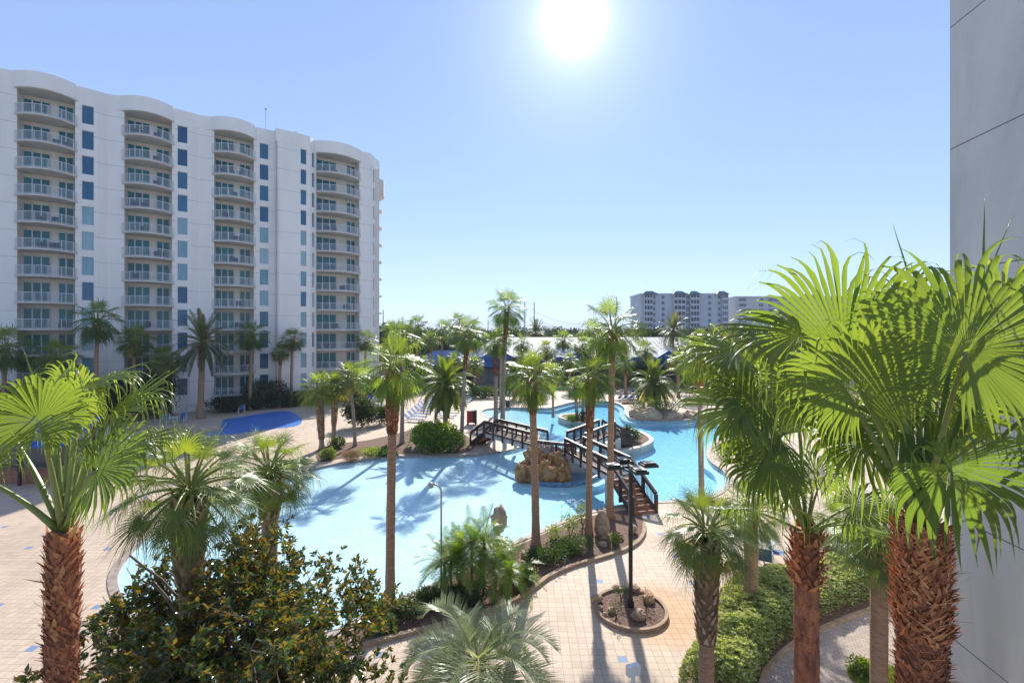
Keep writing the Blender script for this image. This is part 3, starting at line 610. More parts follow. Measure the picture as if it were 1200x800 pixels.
putp(766, 478, 452, 766, 'canary', 'canary date palm with a stout green trunk on the far side of the back pool', 'canary date palms', r0=.45, r1=.5, boots=2.6, bootmat='shrub', br=1.0, var=1, scale=1.05, pine=True)
putp(648, 489, 440, 648, 'sabal', 'small palm with a thin dark trunk on the left end of the little palm island', 'palms on the little island', r0=.14, r1=.12, boots=.5, scale=1.2, var=1, barkm='bark_brown')
putp(674, 492, 456, 676, 'wash', 'left one of the two short fan palms growing close together on the little island', 'palms on the little island', r0=.2, r1=.17, scale=.95, var=0)
putp(684, 492, 452, 683, 'wash', 'right one of the two short fan palms growing close together on the little island', 'palms on the little island', r0=.2, r1=.17, scale=.9, var=2)
putp(238, 490, 405, 235, 'date', 'big date palm with arching grey green fronds and brown trunk beside the blue kiddie pool', 'date palms', r0=.36, r1=.3, boots=2, bootmat='boot_grey', br=.42, var=0, scale=1.12, barkm='bark_brown')
# palms in front of the tower
TG = 'palms planted along the foot of the white tower'
for px, by, cy, kind, sc, lb in (
    (6, 500, 412, 'wash', 1.7, 'dark fan palm at the left edge of the photo in front of the tower'),
    (114, 500, 380, 'wash', 1.75, 'dark fan palm before the tower between its first and second balcony stacks'),
    (158, 492, 402, 'wash', 1.35, 'short dark fan palm under the second balcony stack of the tower'),
    (295, 480, 396, 'wash', 1.5, 'dark fan palm right of the big date palm, before the third balcony stack'),
    (343, 474, 400, 'wash', 1.2, 'taller of the two slim palms before the blank pier of the tower'),
    (329, 474, 415, 'sabal', 1.1, 'shorter of the two slim palms before the blank pier of the tower'),
    (429, 466, 401, 'wash', 1.25, 'fan palm at the right corner of the tower'),
    (66, 498, 425, 'sabal', 1.9, 'low dark palm between the two leftmost fan palms before the tower'),
    (192, 490, 425, 'sabal', 1.6, 'low dark palm just left of the big date palm')):
    by = max(by, HY + F * H / facade(px, 3.2)); putp(px, by, cy, px - 2, kind, lb, TG, r0=.22, r1=.18, boots=1.6, var=int(px) % 3, scale=sc, barkm='bark_brown')
# far palms
FG = 'palms beyond the pool area'
for px, by, cy, kind, sc, lb in (
    (459, 440, 388, 'wash', 1.7, 'far palm just right of the tower corner'),
    (489, 442, 384, 'wash', 1.9, 'dark far palm rising alone against the sky right of the tower'),
    (518, 444, 390, 'wash', 1.9, 'far palm with yellow lower leaves left of a pair of dark palms'),
    (536, 436, 383, 'wash', 2.3, 'dark far palm behind the slim grey fan palm of the far bank'),
    (628, 432, 391, 'date', 1.15, 'far date palm rising behind the white roof near the utility poles'),
    (789, 446, 389, 'date', 1.1, 'far date palm in front of the tall far condominium'),
    (706, 444, 405, 'wash', 1.9, 'far palm with yellowing leaves behind the tallest lagoon palm'),
    (740, 440, 402, 'wash', 1.8, 'far palm right of the tallest lagoon palm, before the tall condominium'),
    (836, 442, 398, 'date', .95, 'far date palm between the two far condominiums'),
    (577, 448, 426, 'sabal', 1.5, 'small round palm before the blue wall of the low roofed building'),
    (603, 466, 440, 'canary', .7, 'low dark feather palm before the blue wall near the lifebuoy'),
    (470, 446, 398, 'wash', 1.7, 'leafy far palm just left of the lone dark one'),
    (505, 448, 402, 'wash', 1.6, 'far palm before the light blue house'),
    (560, 446, 396, 'wash', 1.5, 'far palm between the slim grey palm and the tallest group'),
    (612, 450, 404, 'wash', 1.5, 'far palm right of the tallest group, before the white roof'),
    (640, 452, 412, 'sabal', 1.7, 'small far palm before the white roof near the palm island'),
    (660, 446, 400, 'wash', 1.6, 'far palm left of the short utility pole'),
    (684, 450, 408, 'sabal', 1.9, 'bushy far palm left of the tallest lagoon palm'),
    (757, 452, 412, 'wash', 1.5, 'far palm above the stout canary date palm'),
    (805, 452, 408, 'wash', 1.7, 'far palm right of the far date palm'),
    (822, 456, 400, 'wash', 1.5, 'far palm directly behind the orange balled palm'),
    (860, 450, 402, 'date', 1.0, 'far date palm at the left edge of the near frond mass'),
    (890, 452, 405, 'wash', 1.7, 'far palm seen through the near fronds'),
    (445, 456, 416, 'sabal', 1.5, 'low far palm behind the dark bushes at the tower corner'),
    (533, 458, 424, 'sabal', 1.4, 'low round palm behind the white loungers'),
    (498, 458, 428, 'wash', 1.2, 'short far palm behind the blue loungers'),
    (556, 462, 430, 'sabal', 1.4, 'short round palm left of the lifebuoy'),
    (625, 456, 424, 'sabal', 1.4, 'short round palm beside the spa pool'),
    (668, 458, 425, 'wash', 1.2, 'short palm right of the spa pool'),
    (733, 462, 428, 'wash', 1.1, 'short palm left of the stout canary date palm'),
    (795, 466, 425, 'sabal', 1.5, 'round palm right of the stout canary date palm'),
    (848, 468, 432, 'canary', .8, 'dark feather palm at the far right side of the back pool')):
    putp(px, by, cy, px, kind, lb, FG, r0=.25, r1=.2, boots=2, var=int(px) % 3, scale=sc, barkm='bark_brown')

# ---------------------------------------------------------------- near palms, leaf by leaf
def near_trunk(root, h, z0, r, rngs, boots, kind, flare=1.0, barkm='bark_red', lean=(0, 0)):
    tm, pts, rad = trunk_mesh(rngs, h, r, r * .95, lean, 1.1, True, 24, .06); tm.build('trunk', M[barkm], root, True)
    b = MB()
    for (a, c, rad_, rows, per, ln, wd, out, mixt, rag) in boots:
        p0 = np.array((lean[0] * (a / h) ** 1.6, 0, a)); p1 = np.array((lean[0] * (c / h) ** 1.6, 0, c))
        flakes(b, p0, p1, rad_, rows, per, ln, wd, out, rngs, 1, 0, .3, mixt, rag)
    b.build('leaf_bases', M[kind], root, False)
def frond(root, base, hub, axis, normal, Rl, rng, tone=.5, nseg=46, st=10, droop=1.6, span=320, fused=.58, pw=.016, m='fan', cup=.15, sagdir=None, wide=1.0):
    off = np.array(root.location)
    base = np.array(base) - off; hub = np.array(hub) - off
    mid = (base + hub) / 2 + np.array((0, 0, .12)) * np.linalg.norm(hub - base)
    ts = np.linspace(0, 1, 9)[:, None]; pts = (1 - ts) ** 2 * base + 2 * ts * (1 - ts) * mid + ts ** 2 * hub
    mb = MB(); fan(mb, hub, axis, normal, Rl, int(nseg * 1.4), span, fused, droop * 2.4, max(st, 14), rng, tone, m=0, cup=cup, wide=wide)
    f = mb.build('frond', M[m], root, True)
    p = MB(); p.tube(pts, np.linspace(pw * 1.9, pw * .8, 9), 6, 0, rng.uniform(.2, .7)); p.build('petiole', M['petiole'], f, True)
def rand_fronds(root, base, n, lo, hi, pet, Rl, rng, azs=None, droop=2.0, nseg=40, m='fan', st=8, fused=.58, tones=(.25, .75), wide=1.0, span=300, skip=None, pw=.014):
    for i in range(n):
        az = (i * 2.39996 + rng.random() * .5) if azs is None else rng.uniform(*azs)
        el = math.radians(hi + (lo - hi) * i / max(n - 1, 1) + rng.uniform(-8, 8))
        if skip and skip(az % (2 * math.pi), el): continue
        d = np.array((math.cos(az) * math.cos(el), math.sin(az) * math.cos(el), math.sin(el))); L = pet * rng.uniform(.8, 1.15)
        pts, de = arc(np.array(base) + d * .08, d, L, .45, 6)
        side = unit(np.cross(de, (0, 0, 1.)) + 1e-6); nrm = np.cross(side, de); tw = rng.uniform(-.6, .6); nrm = nrm * math.cos(tw) + side * math.sin(tw)
        frond(root, np.array(base) + d * .05, pts[-1], unit(de + np.array((0, 0, -.2))), nrm, Rl * rng.uniform(.85, 1.1), rng, rng.uniform(*tones), nseg, st, droop, span, fused, pw, m, wide=wide)
cam0 = np.array((0, 0, H))
def tocam(p): return unit(cam0 - np.array(p))
def screen(dx, dy): return np.array((dx, 0, -dy), float)      # a direction as seen in the picture, x right, y down

# near right palm (huge, at the picture's right)
def near_right():
    rng = random.Random(3); Y = 4.0; x, y, zt = dp(1080, 612, Y)
    root = thing(W, 'nearest thick fan palm with orange fibres, before the grey wall', 'palm tree', (x, y, 0), 0, 'near fan palms')
    near_trunk(root, zt, 0, .168, rng, [(zt - 2.6, zt - .7, .176, 60, 34, .065, .018, .018, (0, .6), 1.2), (zt - 2.6, zt - .1, .176, 40, 12, .11, .007, .05, (.1, .9), 2.0), (zt - .95, zt - .02, .19, 30, 30, .10, .017, .04, (.3, .95), 1.4)], 'boot_red')
    base = np.array((x, y, zt - .05))
    def F_(hx, hy, d, ax, tilt, Rp, **k):
        hub = np.array(dp(hx, hy, d)); a = unit(screen(*ax)); n = unit(tocam(hub) + screen(*tilt) * 1.0)
        frond(root, base + unit(hub - base) * .08, hub, a, n, Rp / F * d, rng, **k)
    F_(1006, 457, 3.75, (-.35, -1), (0, -.25), 118, tone=.62, droop=.75, span=330, nseg=50, st=12)
    F_(1132, 412, 3.55, (.45, -1), (.1, -.1), 175, tone=.58, droop=.9, span=335, nseg=52, st=12, cup=.05)
    F_(990, 420, 4.5, (-.12, -1), (-.1, -.3), 150, tone=.5, droop=.45, span=110, nseg=22, st=12, fused=.66)
    F_(1075, 425, 4.9, (-.2, -1), (.2, -.2), 125, tone=.8, droop=1.6, span=250, nseg=36, st=12)
    F_(1113, 545, 3.3, (.55, .25), (.0, .5), 145, tone=.22, droop=1.5, span=330, nseg=48, st=12)
    F_(940, 390, 4.4, (-1, .15), (-.1, -1.6), 120, tone=.55, droop=2.4, span=230, nseg=34, st=12)
    F_(1055, 505, 4.4, (-1, .1), (-.2, -.9), 105, tone=.35, droop=2.2, span=280, nseg=40, st=12)
    F_(1040, 390, 5.1, (.3, -1), (.3, -.6), 95, tone=.7, droop=1.9, span=260, nseg=36, st=12)
    F_(1200, 490, 3.9, (1, .1), (.2, -.8), 140, tone=.5, droop=1.8, span=280, nseg=40, st=12)
    F_(1175, 375, 4.6, (.6, -1), (.3, -.6), 100, tone=.75, droop=1.8, span=240, nseg=34, st=12)
    F_(1090, 480, 4.9, (.2, -1), (.1, -.3), 125, tone=.62, droop=1.4, span=300, nseg=40, st=10)
    F_(1010, 520, 4.7, (-.6, -.3), (-.3, -1.2), 120, tone=.4, droop=2.4, span=280, nseg=36, st=12)
    F_(965, 465, 4.9, (-.9, -.2), (-.3, -1.2), 110, tone=.5, droop=2.4, span=260, nseg=36, st=12)
    for q in range(7):
        hx, hy = rng.uniform(985, 1185), rng.uniform(400, 500); F_(hx, hy, rng.uniform(4.2, 5.2), (rng.uniform(-1, 1), rng.uniform(-.6, .2)), (rng.uniform(-.6, .6), rng.uniform(-2.6, -1.4)), rng.uniform(85, 120), tone=rng.uniform(.2, .7), droop=2.6, span=240, nseg=24, fused=.42, wide=.75)
    # spear leaves
    for hx, hy, tx, ty, d in ((1150, 420, 1154, 232, 3.8), (1090, 400, 1046, 262, 4.6), (1115, 420, 1188, 250, 4.4)):
        s = MB(); a = np.array(dp(hx, hy, d)) - np.array(root.location); b = np.array(dp(tx, ty, d)) - np.array(root.location)
        p0 = base - np.array(root.location); ts = np.linspace(0, 1, 10)[:, None]
        s.tube(np.concatenate([(1 - ts) * p0 + ts * a, (1 - ts[1:]) * a + ts[1:] * b]), np.concatenate([np.linspace(.014, .02, 10), np.linspace(.02, .001, 9)]), 6, 0, .6)
        s.build('spear_leaf', M['fan'], root, True)
near_right()
def near_mid():
    rng = random.Random(5); Y = 7.6; x, y, zt = dp(945, 622, Y)
    root = thing(W, 'near fan palm with slender red trunk rising from the hedge', 'palm tree', (x, y, 0), 0, 'near fan palms')
    near_trunk(root, zt, 0, .185, rng, [(zt - 4.5, zt - .5, .18, 90, 20, .07, .018, .014, (0, .6), .9), (zt - .9, zt - .02, .23, 9, 11, .17, .05, .11, (.0, .8), .8)], 'boot_red')
    base = np.array((x, y, zt - .05))
    def F_(hx, hy, d, ax, tilt, Rp, **k):
        hub = np.array(dp(hx, hy, d)); a = unit(screen(*ax)); n = unit(tocam(hub) + screen(*tilt))
        frond(root, base + unit(hub - base) * .08, hub, a, n, Rp / F * d, rng, **k)
    F_(912, 512, 7.2, (-1, -.25), (-.1, -.5), 105, tone=.62, droop=1.7, span=300, nseg=42)
    F_(935, 470, 7.8, (-.5, -1), (-.2, -.7), 95, tone=.55, droop=1.9, span=300, nseg=42)
    F_(890, 470, 7.6, (-1, -.5), (-.2, -1.2), 100, tone=.5, droop=2.6, span=260, nseg=40)
    F_(905, 540, 6.9, (-1, .1), (-.2, -.7), 82, tone=.45, droop=2.4, span=300, nseg=40)
    F_(868, 478, 7.3, (-1, -.05), (-.2, -1.1), 92, tone=.66, droop=1.5, span=220, nseg=34)
    F_(862, 412, 8.0, (-1, -.1), (-.2, -1.8), 84, tone=.7, droop=1.8, span=220, nseg=30)
    F_(880, 430, 8.2, (-1, -.4), (-.3, -1.2), 90, tone=.7, droop=2.4, span=240, nseg=36)
    F_(930, 430, 8.4, (-.3, -1), (-.2, -.9), 80, tone=.66, droop=2.0, span=280, nseg=36)
    rand_fronds(root, base, 10, 75, 24, .85, .85, rng, tones=(.25, .75), droop=3.0, nseg=26, fused=.45, wide=.8)
near_mid()
def near_left():
    rng = random.Random(8); Y = 5.5; x, y, zt = dp(66, 622, Y)
    root = thing(W, 'near fan palm with shaggy red trunk at the left, growing from the sunny pavers', 'palm tree', (x, y, 0), 0, 'near fan palms')
    near_trunk(root, zt, 0, .15, rng, [(zt - 3.4, zt - 1.1, .153, 70, 20, .085, .020, .02, (.0, .7), 1.1), (zt - 3.4, zt - .6, .15, 26, 6, .15, .012, .05, (.1, .9), 1.6), (zt - 1.15, zt - .02, .16, 22, 10, .11, .034, .035, (.25, .9), .8)], 'boot_red', lean=(.08, 0))
    base = np.array((x + .08, y, zt - .03))
    def F_(hx, hy, d, ax, tilt, Rp, **k):
        hub = np.array(dp(hx, hy, d)); a = unit(screen(*ax)); n = unit(tocam(hub) + screen(*tilt))
        frond(root, base + unit(hub - base) * .08, hub, a, n, Rp / F * d, rng, pw=.02, **k)
    F_(46, 494, 5.1, (.1, -1), (0, -.15), 74, tone=.6, droop=1.1, span=335, nseg=46, st=12, fused=.64)
    F_(98, 452, 5.9, (1, -.25), (.1, -3.0), 92, tone=.62, droop=1.6, span=230, nseg=34, fused=.5)
    F_(84, 470, 6.1, (.5, -.8), (.2, -1.3), 78, tone=.74, droop=1.8, span=240, nseg=34, fused=.5)
    F_(128, 486, 5.6, (.95, -.42), (.2, -1.8), 102, tone=.55, droop=1.3, span=190, nseg=32, st=12, fused=.52)
    F_(113, 550, 5.0, (.9, -.45), (.05, -.75), 98, tone=.34, droop=1.5, span=260, nseg=42, st=12, fused=.58)
    F_(-22, 560, 5.2, (-.8, .1), (-.2, -.9), 88, tone=.5, droop=2.0, span=280, nseg=40, fused=.5)
    F_(-8, 480, 6.0, (-.9, -.2), (-.2, -2.0), 80, tone=.5, droop=2.0, span=260, nseg=36, fused=.5)
    F_(100, 530, 6.2, (.8, -.3), (.2, -2.2), 92, tone=.68, droop=2.4, span=240, nseg=32, fused=.42, wide=.8)
    F_(60, 455, 5.8, (.7, -.7), (.1, -2.4), 70, tone=.55, droop=1.8, span=220, nseg=30, fused=.45)
    F_(20, 520, 5.9, (-.5, -.2), (-.2, -2.0), 80, tone=.4, droop=2.6, span=240, nseg=30, fused=.45)
    F_(150, 520, 5.9, (1, -.1), (.2, -2.4), 88, tone=.5, droop=2.2, span=220, nseg=30, fused=.42)
    s = MB(); a = np.array(dp(48, 470, 5.6)) - np.array(root.location); b = np.array(dp(27, 408, 5.6)) - np.array(root.location); p0 = base - np.array(root.location); ts = np.linspace(0, 1, 8)[:, None]
    s.tube(np.concatenate([(1 - ts) * p0 + ts * a, (1 - ts[1:]) * a + ts[1:] * b]), np.concatenate([np.linspace(.016, .022, 8), np.linspace(.02, .001, 7)]), 6, 0, .6); s.build('spear_leaf', M['fan'], root, True)
near_left()
# near sabals
def nsabal(px, cy, Y, label, var, scale, boots, br, r, bx=None, kind='sabaln'):
    x, y, zt = dp(px, cy, Y); 
    return palm(S_, kind, label, 'near cabbage palms', x, y, zt, var=var, r0=r, r1=r * .95, boots=boots, bootmat='boot_grey', br=br, scale=scale, barkm='bark_brown')
nsabal(222, 585, 8.6, 'near cabbage palm with a full rounded crown just right of the leftmost fan palm', 0, .92, 1.6, .28, .17)
nsabal(316, 560, 13, 'near cabbage palm with spreading dark fronds over the shallow end of the lagoon', 1, 1.0, 1.1, .34, .21)
nsabal(828, 632, 12.6, 'near cabbage palm with thick criss-cross leaf bases at the left end of the hedge', 2, 1.0, 2.7, .335, .19)
nsabal(880, 606, 17.5, 'cabbage palm standing in the hedge beside the blue sling chairs', 0, 1.0, .5, .25, .24)
nsabal(1030, 640, 11, 'small cabbage palm between the hedge and the nearest thick fan palm', 1, .85, .7, .24, .18)
nsabal(992, 628, 22, 'low cabbage palm with a bushy crown behind the hedge', 2, 1.3, .5, .3, .2)

# low pale feather palm in the foreground
def butia():
    rng = random.Random(21); Y = 11.0; x, y, zt = dp(560, 775, Y)
    root = thing('pindo_palm', 'low pale grey green feather palm with arching fronds at the bottom of the photo', 'palm tree', (x, y, 0))
    tm, _, _ = trunk_mesh(rng, zt, .2, .2); tm.build('trunk', M['bark_brown'], root, True)
    n = 34
    for i in range(n):
        f = i / (n - 1); az = i * 2.39996; el = math.radians(68 - 66 * f)
        mb = MB(); pinnate(mb, (math.cos(az) * .08, math.sin(az) * .08, zt), az, el, 2.3 * rng.uniform(.85, 1.1), 2.5, 64, .55, rng, rng.uniform(.25, .95), .75, .25, bare=.16, wl=.012, pw=.02, st=4)
        mb.build('frond', [M['butia'], M['petiole']], root, False)
butia()
def areca():
    rng = random.Random(22); x, y = gp(557, 694); root = thing('pygmy_date_clump', 'dense bright green clump of feathery palms spilling over the near pool edge', 'palm shrub', (x, y, 0))
    mb = MB(); st = MB()
    for c in range(9):
        cx_, cy_ = rng.uniform(-1.3, 1.5), rng.uniform(-.5, .7); h = rng.uniform(.8, 2.1)
        st.tube([(cx_, cy_, 0), (cx_ * 1.05, cy_, h)], .06, 6)
        for i in range(22):
            f = i / 21; az = i * 2.39996 + c; el = math.radians(82 - 95 * f)
            pinnate(mb, (cx_, cy_, h), az, el, 1.45 * rng.uniform(.8, 1.15), 1.3, 30, .34, rng, rng.uniform(.05, .9), .45, .35, bare=.12, wl=.013, pw=.012)
    st.build('trunk', M['bark_brown'], root, True); mb.build('crown', [M['areca'], M['petiole']], root, False)
areca()

# ---------------------------------------------------------------- leafy plants
def leafcloud(mb, C, D, ln, wd, rng, tones, m=0):
    """one folded leaf (two quads) at each point C pointing along D"""
    n = len(C); g = np.random.default_rng(rng.randint(0, 1 << 30))
    D = D / (np.linalg.norm(D, axis=1)[:, None] + 1e-9); ref = g.normal(size=(n, 3)); S = np.cross(D, ref); S /= np.linalg.norm(S, axis=1)[:, None] + 1e-9
    Nn = np.cross(S, D); l = ln * g.uniform(.7, 1.2, n)[:, None]; w_ = wd * g.uniform(.8, 1.15, n)[:, None]
    flip = np.sign(Nn[:, 2:3]); Nn = Nn * np.where(flip == 0, 1, flip); S = np.cross(D, Nn)
    A = C; B1 = C + D * l * .5 - S * w_ - Nn * -.15 * w_; B2 = C + D * l * .5 + S * w_ + Nn * .15 * w_; E = C + D * l - Nn * .12 * l; Md = C + D * l * .5 - Nn * .1 * w_
    V = np.stack([A, B1, E, B2, Md], 1).reshape(-1, 3); b = np.arange(n)[:, None] * 5
    T_ = np.concatenate([b + np.array([[0, 4, 1]]), b + np.array([[1, 4, 2]]), b + np.array([[0, 3, 4]]), b + np.array([[4, 3, 2]])])
    mb.tris(V, T_, np.repeat(tones, 5), m)
def magnolia():
    rng = random.Random(31); g = np.random.default_rng(5)
    x, y, _ = dp(265, 700, 9.0); root = thing('magnolia_tree', 'big glossy leaved magnolia with brown leaf undersides in the lower left foreground', 'tree', (x, y, 0))
    br = MB(); lf = MB(); tips = []
    def top(p): return 4.75 + 1.5 * (1 - (abs(p[0] - .9) / 3.6) ** 2) + .40 * math.sin(p[0] * 3.1 + 1) + .3 * math.sin(p[0] * 7 + p[1])
    def ok(p): return 1.2 < p[2] < top(p) and abs(p[0] + .05) < 3.2
    def grow(p, d, L, r, lev):
        n = 6; pts = [np.array(p, float)]; dd = unit(d)
        for i in range(n):
            dd = unit(dd + g.normal(size=3) * .14 + np.array((0, 0, .07))); pts.append(pts[-1] + dd * L / n)
        if lev > 2 or ok(pts[-1]): br.tube(pts, np.linspace(r, r * .55, n + 1), 5, 0, .5, False)
        if lev == 0: tips.append((pts[-1], dd)); tips.append((pts[-3], unit(dd + g.normal(size=3) * .5))); tips.append((pts[-5], unit(dd + g.normal(size=3) * .7))); return
        for k in range(4 if lev > 1 else 6):
            q = pts[rng.randint(2, n)]; nd = unit(dd * .75 + g.normal(size=3) * .62); grow(q, nd, L * rng.uniform(.55, .8), r * .55, lev - 1)
    for k in range(26):
        a = k * 2.4; z = 1.0 + k * .16
        grow((0, 0, z), (math.cos(a) * 1.5, math.sin(a) * .7, .5 + .03 * k), 1.9 + .3 * rng.random(), .035, 3)
    br.tube([(0, 0, 0), (.05, 0, 2.5), (.0, 0, 5.0)], [.12, .09, .04], 10)
    keep = [(p, d) for p, d in tips if ok(p)]
    C = []; D = []; Tn = []
    for p, d in keep:
        for k in range(10):
            a = k * 2.4 + rng.random(); u = unit(np.cross(d, (.3, .5, .8))); v = np.cross(d, u); sp = rng.uniform(.5, 1.3)
            C.append(p - d * rng.uniform(0, .10)); D.append(d * .8 + (u * math.cos(a) + v * math.sin(a)) * sp); Tn.append(rng.random() ** 1.2)
    
    leafcloud(lf, np.array(C), np.array(D), .140, .029, rng, np.array(Tn))
    br.build('branches', M['twig'], root, True); lf.build('foliage', M['magnolia'], root, False)
magnolia()
def shrub(name, label, cat, x, y, rx, ry, h, n, ln, wd, matn, group=None, z0=0, seed=1, lumps=5, shell=.55, kind=None, trunk=0):
    rng = random.Random(seed); g = np.random.default_rng(seed)
    root = thing(name, label, cat, (x, y, z0), 0, group)
    mb = MB(); C = []; 
    L = [(g.uniform(-.45, .45) * rx, g.uniform(-.45, .45) * ry, g.uniform(.45, .7) * (h - trunk) + trunk, g.uniform(.5, .8)) for _ in range(lumps)] + [(0, 0, trunk + (h - trunk) * .5, .95)]
    per = n // len(L); Cs = []; Ds = []
    for lx, ly, lz, s in L:
        v = g.normal(size=(per, 3)); v /= np.linalg.norm(v, axis=1)[:, None]; r = (shell + (1 - shell) * g.random(per))[:, None] * (1 + .12 * np.sin(v[:, :1] * 9 + v[:, 2:] * 7))
        hh = min(h - lz, lz - trunk * .5); P_ = v * r * np.array((rx * s, ry * s, max(hh, .2))) + np.array((lx, ly, lz)); P_[:, 2] = np.maximum(P_[:, 2], .03)
        Cs.append(P_); Ds.append(v + g.normal(size=(per, 3)) * .7 + np.array((0, 0, .3)))
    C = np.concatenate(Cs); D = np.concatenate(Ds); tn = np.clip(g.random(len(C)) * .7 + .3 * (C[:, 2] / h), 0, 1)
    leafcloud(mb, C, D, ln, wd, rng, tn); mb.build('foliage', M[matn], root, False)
    st = MB(); 
    if trunk: st.tube([(0, 0, 0), (0, 0, h * .6)], [.05 * h, .02 * h], 7)
    for k in range(3):
        a = k * 2.1; st.tube([(0, 0, trunk * .6), (math.cos(a) * rx * .25, math.sin(a) * ry * .25, trunk + (h - trunk) * .3), (math.cos(a) * rx * .5, math.sin(a) * ry * .5, trunk + (h - trunk) * .6)], [.03 * h ** .5, .02 * h ** .5, .008], 5)
    st.build('trunk' if trunk else 'stems', M['twig'], root, True)
    return root
x, y = gp(508, 531); shrub('round_bush', 'large round bright green bush on the far bank beside the pool', 'bush', x, y, 2.5, 1.6, 2.7, 6000, .26, .06, 'areca', seed=2)
x, y = gp(425, 500); shrub('round_bush', 'dark green round bush behind the slanting cabbage palm', 'bush', x, y, 2.1, 1.8, 3.1, 4500, .24, .08, 'dark', seed=3)
x, y = gp(445, 497); shrub('round_bush', 'dark bush to the left of the far left fan palm trunk', 'bush', x, y, 1.2, 1.2, 2.0, 2000, .22, .07, 'shrub', seed=4)
x, y = gp(536, 529); shrub('grassy_bush', 'yellowish leafy bush at the right foot of the round bright bush', 'bush', x, y, .9, .8, 1.7, 1200, .2, .035, 'shrub_lime', seed=5)
x, y = gp(412, 540); shrub('ornamental_grass', 'brown tuft of dry ornamental grass on the far pool edge', 'plant', x, y, .7, .5, .8, 1400, .30, .012, 'drygrass', seed=6)
for k, (px, py, rx, h, mt, lb) in enumerate((
    (385, 538, .8, .9, 'shrub_lime', 'low lime green plant at the foot of the cabbage palms'), (433, 535, 1.4, .7, 'shrub_lime', 'low spreading lime plant left of the fan palm on the far edge'),
    (455, 533, 1.0, .7, 'shrub', 'low dark plant on the far pool edge near the pale trunk'), (395, 525, .9, 1.0, 'shrub', 'dark shrub among the cabbage palm trunks'),
    (684, 494, 1.0, 1.2, 'dark', 'round dark bush on the right end of the little palm island'), (672, 494, .8, .8, 'shrub_lime', 'lime shrub in the middle of the little palm island'),
    (746, 484, 1.4, 1.6, 'dark', 'dark round bush on the rocky bank of the back pool'), (762, 487, 1.9, 2.3, 'shrub_lime', 'big olive bush above the rocks of the back pool'),
    (780, 489, 1.7, 2.0, 'dark', 'dark bush right of the olive bush by the back pool'), (792, 472, 2.4, 2.6, 'shrub', 'rounded green bush behind the stout canary date palm'),
    (741, 518, .9, 1.2, 'shrub', 'green bush in the middle of the bridge island'), (733, 516, .7, 1.5, 'shrub', 'green bush beside the bridge stairs on the bridge island'),
    (636, 472, 1.2, 1.2, 'shrub', 'small round bush on the far side of the back pool'), (851, 535, 1.3, 1.2, 'shrub_lime', 'lime bush at the white kerb on the right of the pool'),
    (868, 520, 1.8, 1.5, 'shrub', 'green bush on the right bank behind the near fronds'))):
    x, y = gp(px, py); shrub('low_bush', lb, 'bush', x, y, rx, rx * .8, h, 1300, .16, .035, mt, seed=20 + k)
# ground cover in the near bed
for k, (px, py, rx, ry, h, mt, lb, n) in enumerate((
    (665, 648, 1.2, .9, .6, 'shrub', 'dark leafy ground cover patch around the feet of the two near bed palms', 3000), (640, 662, 1.0, .7, .6, 'shrub', 'leafy ground cover patch behind the kerb near the thick palm shadow', 2200),
    (608, 684, .9, .8, .6, 'shrub_lime', 'lime leafy patch at the right foot of the feathery clump', 2000), (590, 655, .8, .6, .9, 'shrub_lime', 'lime shrub between the feathery clump and the middle palm', 1500),
    (500, 712, .9, .5, .7, 'shrub', 'small leafy bush by the lamp post foot', 1800), (468, 727, .8, .45, .7, 'shrub', 'small leafy bush right of the near left palm trunk', 1600), (447, 742, .6, .4, .5, 'shrub', 'small leafy bush just below the near left palm trunk', 1000),
    (545, 708, 1.2, .6, .6, 'dark', 'dark leafy patch under the feathery clump', 1800), (648, 640, .45, .4, 1.1, 'shrub_lime', 'upright yellow green frangipani like shrub left of the boulder', 500), (668, 630, .5, .4, 1.2, 'shrub_lime', 'tall airy green shrub by the pool steps', 500),
    (720, 640, .3, .3, .7, 'shrub_lime', 'small lime plant right of the big boulder', 300), (683, 618, .5, .4, 1.3, 'shrub_lime', 'airy green shrub behind the fan palm with brown trunk', 450))):
    x, y = gp(px, py); shrub('ground_cover', lb, 'plant', x, y, rx, ry, h, n, .10, .028, mt, seed=60 + k, z0=.03, lumps=7)
for k, (px, py, lb) in enumerate(((728, 705, 'sparse flowering weed left of the lamp pole in the round planter'), (757, 712, 'thin purple flowered stem right of the lamp pole in the round planter'), (722, 725, 'thin low weed at the front of the round planter'))):
    x, y = gp(px, py); shrub('small_weed', lb, 'plant', x, y, .28, .25, .62, 170, .10, .012, 'drygrass' if k == 1 else 'shrub', seed=90 + k, z0=.08)
